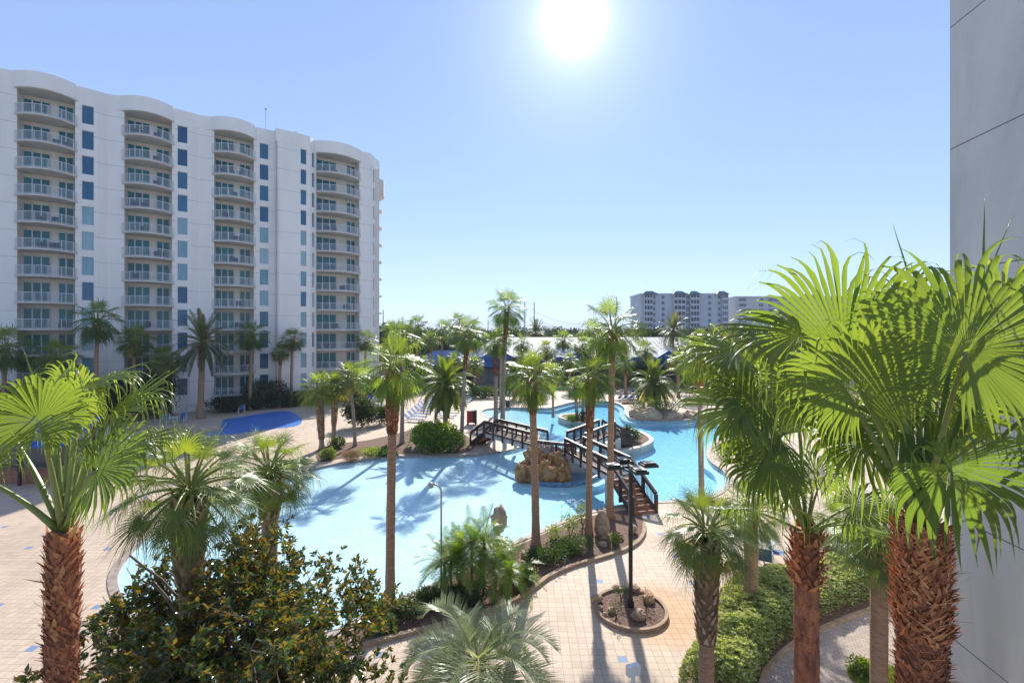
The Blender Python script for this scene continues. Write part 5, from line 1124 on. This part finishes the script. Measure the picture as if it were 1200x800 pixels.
# ---------------------------------------------------------------- the white tower
def tower():
    TH = math.atan2(.602, .798); root = thing('apartment_tower', 'white twelve storey tower with curved balcony stacks and undulating roofline, on the left', 'building', (-50.5, 57, 0), TH)
    FL = [34.9 - 3 * k for k in range(12)]                     # slab levels
    TOP = 37.75; wallmb = MB(); winmesh = {}
    glassm = ['glass', 'glass_pale']
    rng = random.Random(2)
    def seg(p0, p1, z0=0, z1=TOP, wins=(), th=.35):
        """wall from p0 to p1 (plan) with a window column at each (u, w)"""
        p0 = np.array(p0, float); p1 = np.array(p1, float); d = p1 - p0; L = np.hypot(*d); ang = math.atan2(d[1], d[0]); Mx = xf((p0[0], p0[1], 0), ang)
        us = 0
        for u, w_ in wins:
            a, b = u - w_ / 2, u + w_ / 2; wallmb.box(us, a, 0, th, z0, z1, M=Mx); last = z1
            for k, zf in enumerate(FL):
                zb, zt = zf + .35, zf + 2.55
                wallmb.box(a, b, 0, th, zt, last, M=Mx); last = zb
                key = round(w_, 2)
                g_ = 'glass' if (k < 4 or rng.random() < .35) else 'glass_pale'
                if (key, g_) not in winmesh:
                    f = MB(); hw = w_ / 2; hh = 1.1
                    f.box(-hw, -hw + .05, -.04, .04, -hh, hh); f.box(hw - .05, hw, -.04, .04, -hh, hh); f.box(-hw + .05, hw - .05, -.04, .04, hh - .05, hh); f.box(-hw + .05, hw - .05, -.04, .04, -hh, -hh + .05)
                    gm = MB(); gm.quads([(-hw + .05, 0, -hh + .05), (hw - .05, 0, -hh + .05), (hw - .05, 0, hh - .05), (-hw + .05, 0, hh - .05)], [[0, 1, 2, 3]])
                    winmesh[(key, g_)] = (f.mesh('window', M['frame']), gm.mesh('pane', M[g_]))
                fm, gm = winmesh[(key, g_)]
                c = Mx @ np.array((u, .16, zf + 1.45, 1)); o = link('window', fm, root, c[:3], ang); link('pane', gm, o)
            wallmb.box(a, b, 0, th, z0, last, M=Mx); us = b
        wallmb.box(us, L, 0, th, z0, z1, M=Mx)
    bays = [(-15.4, -10.6), (-6.0, -1.2), (3.3, 8.1), (12.75, 17.55), (26.0, 32.6)]
    def bayside(x0, x1): wallmb.box(x0 - .25, x0, .36, 1.49, 0, TOP); wallmb.box(x1, x1 + .25, .36, 1.49, 0, TOP)
    seg((-10.6, 0), (-6.0, 0), wins=((1.2, 1.1),))
    for x0, x1 in bays: bayside(x0, x1)
    for s in (-1.2, 8.1): seg((s, 0), (s + 2.0, 0), wins=((1.13, 1.1),)); seg((s + 2.0, 0), (s + 2.85, .45)); seg((s + 2.85, .45), (s + 4.5 if s < 5 else 12.75, 0))
    seg((17.55, 0), (20.2, 0), wins=((1.3, 1.15),))
    seg((20.2, 0), (20.2, -1.3)); seg((20.2, -1.3), (22.9, -1.3)); seg((22.9, -1.3), (24.8, -1.05), wins=((1.0, .85),)); seg((24.8, -1.05), (26.0, 0), wins=((.85, .62),))
    seg((32.6, 0), (34.3, 0)); seg((34.3, 0), (37.0, 2.8), wins=((1.9, 1.0),)); seg((37.0, 2.8), (37.0, 19.0))
    wallmb.box(-16, 36.6, 18, 19, 0, TOP)
    wallmb.build('wall', M['tower'], root)
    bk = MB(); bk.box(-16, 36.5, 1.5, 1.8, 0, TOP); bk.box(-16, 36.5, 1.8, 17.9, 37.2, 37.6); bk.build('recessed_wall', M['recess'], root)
    # parapet band following the bulges
    def bulge(x0, x1, d=1.55, n=24): return [(x0 + (x1 - x0) * i / n, -d * math.sin(math.pi * i / n) ** .8 - .02) for i in range(n + 1)]
    line = [(-16, -.02)]
    for i, (x0, x1) in enumerate(bays):
        if i == 4: line += [(20.15, -.03), (20.15, -1.35), (22.92, -1.35), (24.85, -1.1)]
        line += bulge(x0 - .35, x1 + .35)
        if i in (1, 2): line += [(x1 + 3.2, .40)]
    line += [(34.35, -.04), (37.05, 2.78), (37.05, 19.05), (-16.05, 19.05)]
    pr = MB(); pr.prism(line, TOP, 39.55); pr.build('parapet', M['tower'], root)
    for x0, x1 in bays: sf = MB(); sf.prism(bulge(x0 - .2, x1 + .2, 1.4) + [(x1 - .01, 1.45), (x0 + .01, 1.45)], TOP - .06, TOP - .01); sf.build('soffit', M['soffit'], root)
    # side roof disc
    sd = MB(); pl = [(37 + 2.3 * math.sin(t), 7 - 3.2 * math.cos(t)) for t in np.linspace(0, math.pi, 16)]; sd.prism(pl, 34.3, 37.0); sd.build('side_bay', M['soffit'], root)
    for zf in FL[1:]:
        s2 = MB(); s2.prism([(37 + 1.9 * math.sin(t), 7 - 2.6 * math.cos(t)) for t in np.linspace(0, math.pi, 12)], zf - .2, zf); s2.build('side_balcony', M['soffit'], root)
    # balconies and doors
    def door(w_, n):
        f = MB(); g_ = MB(); pw = w_ / n
        for i in range(n):
            a = i * pw; f.box(a, a + .07, -.05, .05, 0, 2.35); f.box(a + pw - .05, a + pw, -.05, .05, 0, 2.35); g_.quads([(a + .07, 0, .06), (a + pw - .05, 0, .06), (a + pw - .05, 0, 2.3), (a + .07, 0, 2.3)], [[0, 1, 2, 3]])
        f.box(0, w_, -.055, .055, 2.3, 2.42); return f.mesh('balcony_door', M['frame']), g_.mesh('pane', M['doorglass'])
    d3 = door(2.25, 3); d2 = door(1.35, 2); d3w = door(3.1, 3)
    fur = MB()
    for i, (x0, x1) in enumerate(bays):
        if i == 0: continue
        n = 14; fr = [(x0 - .25 + (x1 - x0 + .5) * j / n, -1.6 * math.sin(math.pi * j / n) ** .8 - .03) for j in range(n + 1)]
        sl = MB(); sl.prism(fr + [(x1 - .01, 1.48), (x0 + .01, 1.48)], -.19, 0); slab = sl.mesh('balcony', M['soffit'])
        rl = MB(); q = [np.array((p[0], p[1] + .08, 0)) for p in fr]
        for j in range(n): rl.bar(q[j] + (0, 0, 1.05), q[j + 1] + (0, 0, 1.05), .05, .05); rl.bar(q[j] + (0, 0, .1), q[j + 1] + (0, 0, .1), .04, .04)
        cum = [0]
        for j in range(n): cum.append(cum[-1] + np.linalg.norm(q[j + 1] - q[j]))
        npk = int(cum[-1] / .115)
        for k in range(npk + 1):
            t = cum[-1] * k / npk; j = min(max(np.searchsorted(cum, t) - 1, 0), n - 1); p = q[j] + (q[j + 1] - q[j]) * ((t - cum[j]) / (cum[j + 1] - cum[j])); hw = .03 if k % 10 == 0 else .008
            rl.box(p[0] - hw, p[0] + hw, p[1] - hw, p[1] + hw, 0, 1.03)
        rail = rl.mesh('railing', M['rail'])
        for k, zf in enumerate(FL + [.02]):
            if k < 12:
                o = link('balcony', slab, root, (0, 0, zf)); link('railing', rail, o)
            dd = d3w if i == 4 else d3
            a = link('balcony_door', dd[0], root, (x0 + .25, 1.43, zf + .02)); link('pane', dd[1], a)
            a = link('balcony_door', d2[0], root, (x1 - 1.6, 1.43, zf + .02)); link('pane', d2[1], a)
            if k < 12 and rng.random() < .75:
                for c in range(rng.randint(1, 3)):
                    u = rng.uniform(x0 + .8, x1 - .8); ch_ = MB(); v0 = rng.uniform(-.4, .5)
                    ch_.box(u - .3, u + .3, v0 - .25, v0 + .25, zf + .25, zf + .45); ch_.box(u - .3, u + .3, v0 + .2, v0 + .27, zf + .45, zf + .95)
                    for sx in (-.27, .27):
                        for sy in (-.22, .22): ch_.box(u + sx - .02, u + sx + .02, v0 + sy - .02, v0 + sy + .02, zf, zf + .25)
                    if len([1 for z_ in root.children if z_.name.startswith('balcony_chair')]) < 90: ch_.build('balcony_chair', M['darkwall'], root)
    for sx, hgt in ((16.2 + 3.2, 3.6), (23.5, 1.2)):
        a = MB(); a.tube([(sx, 2.0, 39.5), (sx, 2.0, 39.5 + hgt)], .04, 6); a.box(sx - .12, sx + .12, 1.9, 2.1, 39.5 + hgt, 39.5 + hgt + .25); a.build('antenna', M['galv'], root)
tower()

# near grey wall of the neighbouring wing
def near_wall():
    root = thing('building_wing', 'grey stucco wall of the neighbouring wing filling the right edge', 'building', (11.18, 12.2, 0), math.atan2(-1, -.125))
    w = MB(); w.box(0, 7.5, -.0, .4, 0, 30); w.box(0, .4, .4, 9, 0, 30); w.build('wall', M['wallr'], root)
near_wall()

# ---------------------------------------------------------------- low building with white seam roof
def lowb():
    x0, _, _ = dp(548, 0, 98); x1, _, _ = dp(885, 0, 98); W_ = x1 - x0
    root = thing('clubhouse', 'long low building with white ribbed metal roof and blue fascia behind the pool', 'building', (x0, 98, 0))
    b = MB(); b.box(0, W_, 0, 22, 0, 3.3); b.build('wall', M['darkwall'], root)
    t = MB(); t.box(1.5, 8, -.1, .0, 0, 3.0); t.box(11, 14, -.1, 0, 0, 3.0); t.build('stone_facing', M['tanwall'], root)
    r = MB(); ez, rz_ = 5.5, 9.3
    P = [(-1.5, -1.2, ez), (W_ + 1.5, -1.2, ez), (W_ - 6, 13, rz_), (6, 13, rz_), (W_ + 1.5, 27, ez), (-1.5, 27, ez)]
    r.ngon([P[0], P[1], P[2], P[3]]); r.ngon([P[3], P[2], P[4], P[5]]); r.ngon([P[1], P[4], P[2]]); r.ngon([P[5], P[0], P[3]]); r.ngon([P[0], P[5], P[4], P[1]])
    r.build('roof', M['seam'], root)
    f = MB(); f.box(-1.5, W_ + 1.5, -1.5, -1.22, 3.3, 5.5); f.box(-1.8, -1.52, -1.5, 27, 3.3, 5.5); f.build('fascia', M['bluemetal'], root)
    for k in range(50): 
        pass
    for gx, gw, gh in ((2.2, 8.0, 2.1), (20.5, 5.0, 1.9), (38, 5.0, 1.8)):
        g = MB(); g.prism([(gx, -1.9), (gx + gw, -1.9), (gx + gw, -1.52), (gx, -1.52)], 3.6, 5.0)
        c = gx + gw / 2; A = [(gx - .4, -2.2, 5.0), (gx + gw + .4, -2.2, 5.0), (c, -2.2, 5.0 + gh)]; B = [(gx - .4, 3, 5.0), (gx + gw + .4, 3, 5.0), (c, 6, 5.0 + gh)]
        g.ngon(A); g.ngon([A[0], A[2], B[2], B[0]]); g.ngon([A[2], A[1], B[1], B[2]]); g.build('gable', M['bluemetal'], root)
    for k in range(9): d = MB(); d.box(4 + k * 6, 5.6 + k * 6, -.12, -.02, .1, 2.4); d.build('window', M['condo_glass'], root)
lowb()
def annex():
    x0, y0, _ = dp(487, 0, 105); root = thing('pool_house', 'small blue roofed house left of the long white roofed building', 'building', (x0, 105, 0)); 
    b = MB(); b.box(0, 11.5, 0, 9, 0, 3.2); b.build('wall', M['darkwall'], root)
    r = MB(); P = [(-.8, -.8, 3.2), (12.3, -.8, 3.2), (8.5, 4.5, 6.3), (3, 4.5, 6.3), (12.3, 9.8, 3.2), (-.8, 9.8, 3.2)]
    r.ngon([P[0], P[1], P[2], P[3]]); r.ngon([P[3], P[2], P[4], P[5]]); r.ngon([P[1], P[4], P[2]]); r.ngon([P[5], P[0], P[3]]); r.build('roof', M['bluemetal'], root)
    x0, y0, _ = dp(497, 0, 128); root = thing('far_house', 'light blue two storey house glimpsed between the far palms', 'building', (x0, 128, 0))
    b = MB(); b.box(0, 4.2, 0, 8, 0, 8.4); b.box(3.6, 12, .5, 8, 0, 6.2); b.build('wall', M['skybluewall'], root); r = MB(); r.box(-.5, 4.7, -.5, 8.5, 8.4, 9.1); r.box(4.72, 12.3, 0, 8.5, 6.2, 6.7); r.build('roof', M['white'], root)
    for k in range(3): w = MB(); w.box(.7 + k * 3.6, 1.7 + k * 3.6, -.06 + (.5 if k else 0), .0 + (.5 if k else 0), 4.2, 5.6); w.build('window', M['condo_glass'], root)
annex()

# far condominiums
def condo(name, label, px0, px1, ytop, Y, wallm, cols, nfl, roofs, depth_=22, rz=0, endz=0):
    x0 = (px0 - CX) / F * Y; x1 = (px1 - CX) / F * Y; zt = H - (ytop - HY) / F * Y; Wd = x1 - x0
    root = thing(name, label, 'building', (x0, Y, 0), rz)
    b = MB(); b.box(0, Wd, 0, depth_, 0, zt - .6); b.build('wall', M[wallm], root)
    p = MB(); p.box(-.4, Wd + .4, -.4, depth_ + .4, zt - .6, zt); p.build('roof_edge', M['white'], root)
    fh = 3.05; cnt = 0; wm = {}
    for (a, c, kind) in cols:
        xa, xb = a * Wd, c * Wd
        if kind == 'bay':       # projecting balcony bay with a green roof
            s = MB(); s.box(xa, xb, -1.8, -.02, 0, .1); 
        for f in range(nfl):
            z = zt - 3.4 - f * fh
            if z < 4: break
            if kind == 'bay':
                s = MB(); s.box(xa, xb, -1.9, -.02, z - .2, z); s.box(xa, xb, -1.9, -1.8, z, z + .95); nb = 3
                for q in range(nb + 1): u = xa + (xb - xa) * q / nb; s.box(u - .15, u + .15, -1.86, -.03, z + .0, z + 2.84)
                s.build('balcony', M[wallm], root)
                w = MB(); w.box(xa + .3, xb - .3, -.3, -.05, z + .1, z + 2.5); w.build('balcony_window', M['condo_glass'], root)
            else:
                if cnt > 95: continue
                cnt += 1; w = MB(); n = 2 if kind == 'pair' else 1
                for q in range(n):
                    u0 = xa + (xb - xa) * q / n + .15; u1 = xa + (xb - xa) * (q + 1) / n - .15; w.box(u0, u1, -.08, .04, z + .5, z + 2.2)
                w.build('window', M['condo_glass'], root)
    for a, c in roofs:
        xa, xb = a * Wd - .8, c * Wd + .8; r = MB(); zt2 = zt - .55; P = [(xa, -2.6, zt2), (xb, -2.6, zt2), (xb, .2, zt2), (xa, .2, zt2)]; m1 = ((xa + xb) / 2 - .2 * (xb - xa), 0, zt2 + 1.7); m2 = ((xa + xb) / 2 + .2 * (xb - xa), 0, zt2 + 1.7)
        r.ngon([P[0], P[1], m2, m1]); r.ngon([P[1], P[2], m2]); r.ngon([P[3], P[0], m1]); r.ngon([P[0], P[3], P[2], P[1]]); r.build('roof_cap', M['condo_roof'], root)
    return root
condo('condominium', 'tall grey far condominium with teal roof caps, left of the cream one', 751, 853, 343.5, 250, 'condo', [(.03, .125, 'bay'), (.135, .17, 'w'), (.235, .275, 'w'), (.37, .50, 'bay'), (.505, .555, 'pair'), (.56, .66, 'bay'), (.77, .81, 'w'), (.88, .915, 'w'), (.925, .985, 'bay')], 11, [(.02, .17), (.37, .50), (.55, .66), (.87, .98)])
condo('condominium', 'long cream far condominium partly hidden by the near palm leaves', 862, 1040, 347, 275, 'condo2', [(.02, .07, 'w'), (.15, .18, 'pair'), (.21, .28, 'pair'), (.29, .35, 'bay'), (.38, .41, 'w'), (.42, .50, 'bay'), (.53, .56, 'pair'), (.60, .66, 'pair'), (.68, .76, 'bay'), (.80, .83, 'w'), (.86, .95, 'bay')], 11, [(.41, .51), (.67, .77)], rz=-.03)

# utility poles and wires
UG = 'tall utility poles on the horizon'; tops = []
for k, (px, top, Y, lb) in enumerate([(615, 354, 160, 'left one of the twin utility poles'), (626, 354, 160, 'right one of the twin utility poles'), (689, 376, 170, 'short utility pole left of the tallest lagoon palm'), (449, 363, 160, 'thin mast right beside the tower corner'), (472, 371, 170, 'short thin mast above the dark trees'), (572, 375, 200, 'lattice like pole left of the tallest palm group')]):
    x, y, z = dp(px, top, Y); root = thing('utility_pole', lb, 'pole', (x, y, 0), 0, UG); p = MB(); p.tube([(0, 0, 0), (0, 0, z)], [.25, .14], 8); p.build('pole', M['bark_grey'], root)
    if k in (0, 1, 2): a = MB(); a.bar((-1.2, 0, z - 3), (0, 0, z - 2.2), .1); a.bar((-1.2, 0, z - 5.5), (0, 0, z - 4.7), .1); a.build('cross_arm', M['bark_grey'], root); tops.append((x, y, z))
def wire(a, b, lb, sag=2.5):
    a = np.array(a); b = np.array(b); t = np.linspace(0, 1, 16)[:, None]; P = a + (b - a) * t; P[:, 2] -= sag * 4 * (t[:, 0] * (1 - t[:, 0])); m = MB(); m.tube(P, .035, 4); o = m.build('power_line', M['black']); tag(o, lb, 'cable', 'power lines on the horizon')
wire(np.array(tops[1]) - (0, 0, 3), np.array(tops[2]) - (0, 0, 1), 'upper power line between the twin poles and the short pole', 1.5)
wire(np.array(tops[1]) - (0, 0, 5.5), np.array(tops[2]) - (0, 0, 3), 'lower power line between the twin poles and the short pole', 1.5)
wire(np.array(dp(572, 378, 200)), np.array(tops[0]) - (0, 0, 4), 'power line running left from the twin poles', 2)

# ---------------------------------------------------------------- air
def haze():
    m, nt, nd, lk = mat('haze_air'); out = N(nt, 'ShaderNodeOutputMaterial'); pv = N(nt, 'ShaderNodeVolumePrincipled'); pv.inputs['Color'].default_value = (.80, .88, 1, 1); pv.inputs['Density'].default_value = .00024; pv.inputs['Anisotropy'].default_value = 0
    lk.new(pv.outputs[0], out.inputs['Volume']); b = MB(); b.box(-2700, 2700, -500, 4200, -3.2, 62); tag(b.build('haze', m), kind='stuff')
haze()
# ---------------------------------------------------------------- camera, sky, sun
cam = bpy.data.cameras.new('camera'); co = bpy.data.objects.new('camera', cam); COL.objects.link(co)
co.location = (0, 0, H); co.rotation_euler = (R(90), 0, 0); cam.sensor_width = 36; cam.lens = F / 1200 * 36; cam.shift_y = -11 / 1200; cam.clip_end = 6000; cam.clip_start = .05
scn.camera = co
sd_ = Vector(((672 - 600) / F, 1, (HY - 24) / F)).normalized(); el = math.asin(sd_.z); az = math.atan2(sd_.x, sd_.y)
sun = bpy.data.lights.new('sun', 'SUN'); so = bpy.data.objects.new('sun', sun); COL.objects.link(so)
sun.energy = 4.8; sun.angle = R(.5); sun.color = (1, .95, .87); so.rotation_euler = sd_.to_track_quat('Z', 'Y').to_euler()
wd = bpy.data.worlds.new('World'); scn.world = wd; wd.use_nodes = True; nt = wd.node_tree; nt.nodes.clear(); lk = nt.links
sky = N(nt, 'ShaderNodeTexSky', sky_type='NISHITA'); sky.sun_disc = False; sky.sun_elevation = el; sky.sun_rotation = az; sky.air_density = .8; sky.dust_density = 0.0; sky.ozone_density = .3; sky.altitude = 10
bg = N(nt, 'ShaderNodeBackground'); bg.inputs[1].default_value = .112
# bright aureole of the sun itself, round the sun's direction
tc = N(nt, 'ShaderNodeTexCoord'); dt = N(nt, 'ShaderNodeVectorMath', operation='DOT_PRODUCT'); lk.new(tc.outputs['Generated'], dt.inputs[0]); dt.inputs[1].default_value = sd_
ac = N(nt, 'ShaderNodeMath', operation='ARCCOSINE'); lk.new(dt.outputs['Value'], ac.inputs[0])
dg = N(nt, 'ShaderNodeMath', operation='MULTIPLY'); lk.new(ac.outputs[0], dg.inputs[0]); dg.inputs[1].default_value = 57.29578
def falloff(width, power, amp):
    a = N(nt, 'ShaderNodeMath', operation='DIVIDE'); lk.new(dg.outputs[0], a.inputs[0]); a.inputs[1].default_value = width
    b = N(nt, 'ShaderNodeMath', operation='POWER'); lk.new(a.outputs[0], b.inputs[0]); b.inputs[1].default_value = power
    c = N(nt, 'ShaderNodeMath', operation='MULTIPLY'); lk.new(b.outputs[0], c.inputs[0]); c.inputs[1].default_value = -1
    e = N(nt, 'ShaderNodeMath', operation='EXPONENT'); lk.new(c.outputs[0], e.inputs[0])
    f = N(nt, 'ShaderNodeMath', operation='MULTIPLY'); lk.new(e.outputs[0], f.inputs[0]); f.inputs[1].default_value = amp; return f.outputs[0]
s1 = N(nt, 'ShaderNodeMath', operation='ADD'); lk.new(falloff(1.35, 1.6, 6.0), s1.inputs[0]); lk.new(falloff(4.5, 1.0, .6), s1.inputs[1])
bg2 = N(nt, 'ShaderNodeBackground'); bg2.inputs[0].default_value = (1, .98, .95, 1); lk.new(s1.outputs[0], bg2.inputs[1])
gam = N(nt, 'ShaderNodeGamma'); gam.inputs[1].default_value = .46; pre = N(nt, 'ShaderNodeMix', data_type='RGBA', blend_type='MULTIPLY'); pre.inputs[0].default_value = 1; lk.new(sky.outputs[0], pre.inputs[6]); pre.inputs[7].default_value = (.13, .13, .13, 1); lk.new(pre.outputs[2], gam.inputs[0])
tint = N(nt, 'ShaderNodeMix', data_type='RGBA', blend_type='MULTIPLY'); tint.inputs[0].default_value = 1; lk.new(gam.outputs[0], tint.inputs[6]); tint.inputs[7].default_value = (.56 / .13, .665 / .13, .92 / .13, 1); lk.new(tint.outputs[2], bg.inputs[0])
ad = N(nt, 'ShaderNodeAddShader'); lk.new(bg.outputs[0], ad.inputs[0]); lk.new(bg2.outputs[0], ad.inputs[1]); wo = N(nt, 'ShaderNodeOutputWorld'); lk.new(ad.outputs[0], wo.inputs[0])
wd.cycles.sampling_method = 'MANUAL'; wd.cycles.sample_map_resolution = 512
scn.view_settings.view_transform = 'Standard'; scn.view_settings.look = 'None'; scn.view_settings.exposure = .70; scn.view_settings.gamma = 1
scn.render.engine = 'CYCLES'; c = scn.cycles; c.max_bounces = 6; c.diffuse_bounces = 3; c.glossy_bounces = 3; c.transparent_max_bounces = 8; c.transmission_bounces = 4; c.volume_bounces = 0; c.sample_clamp_indirect = 4; c.sample_clamp_direct = 12
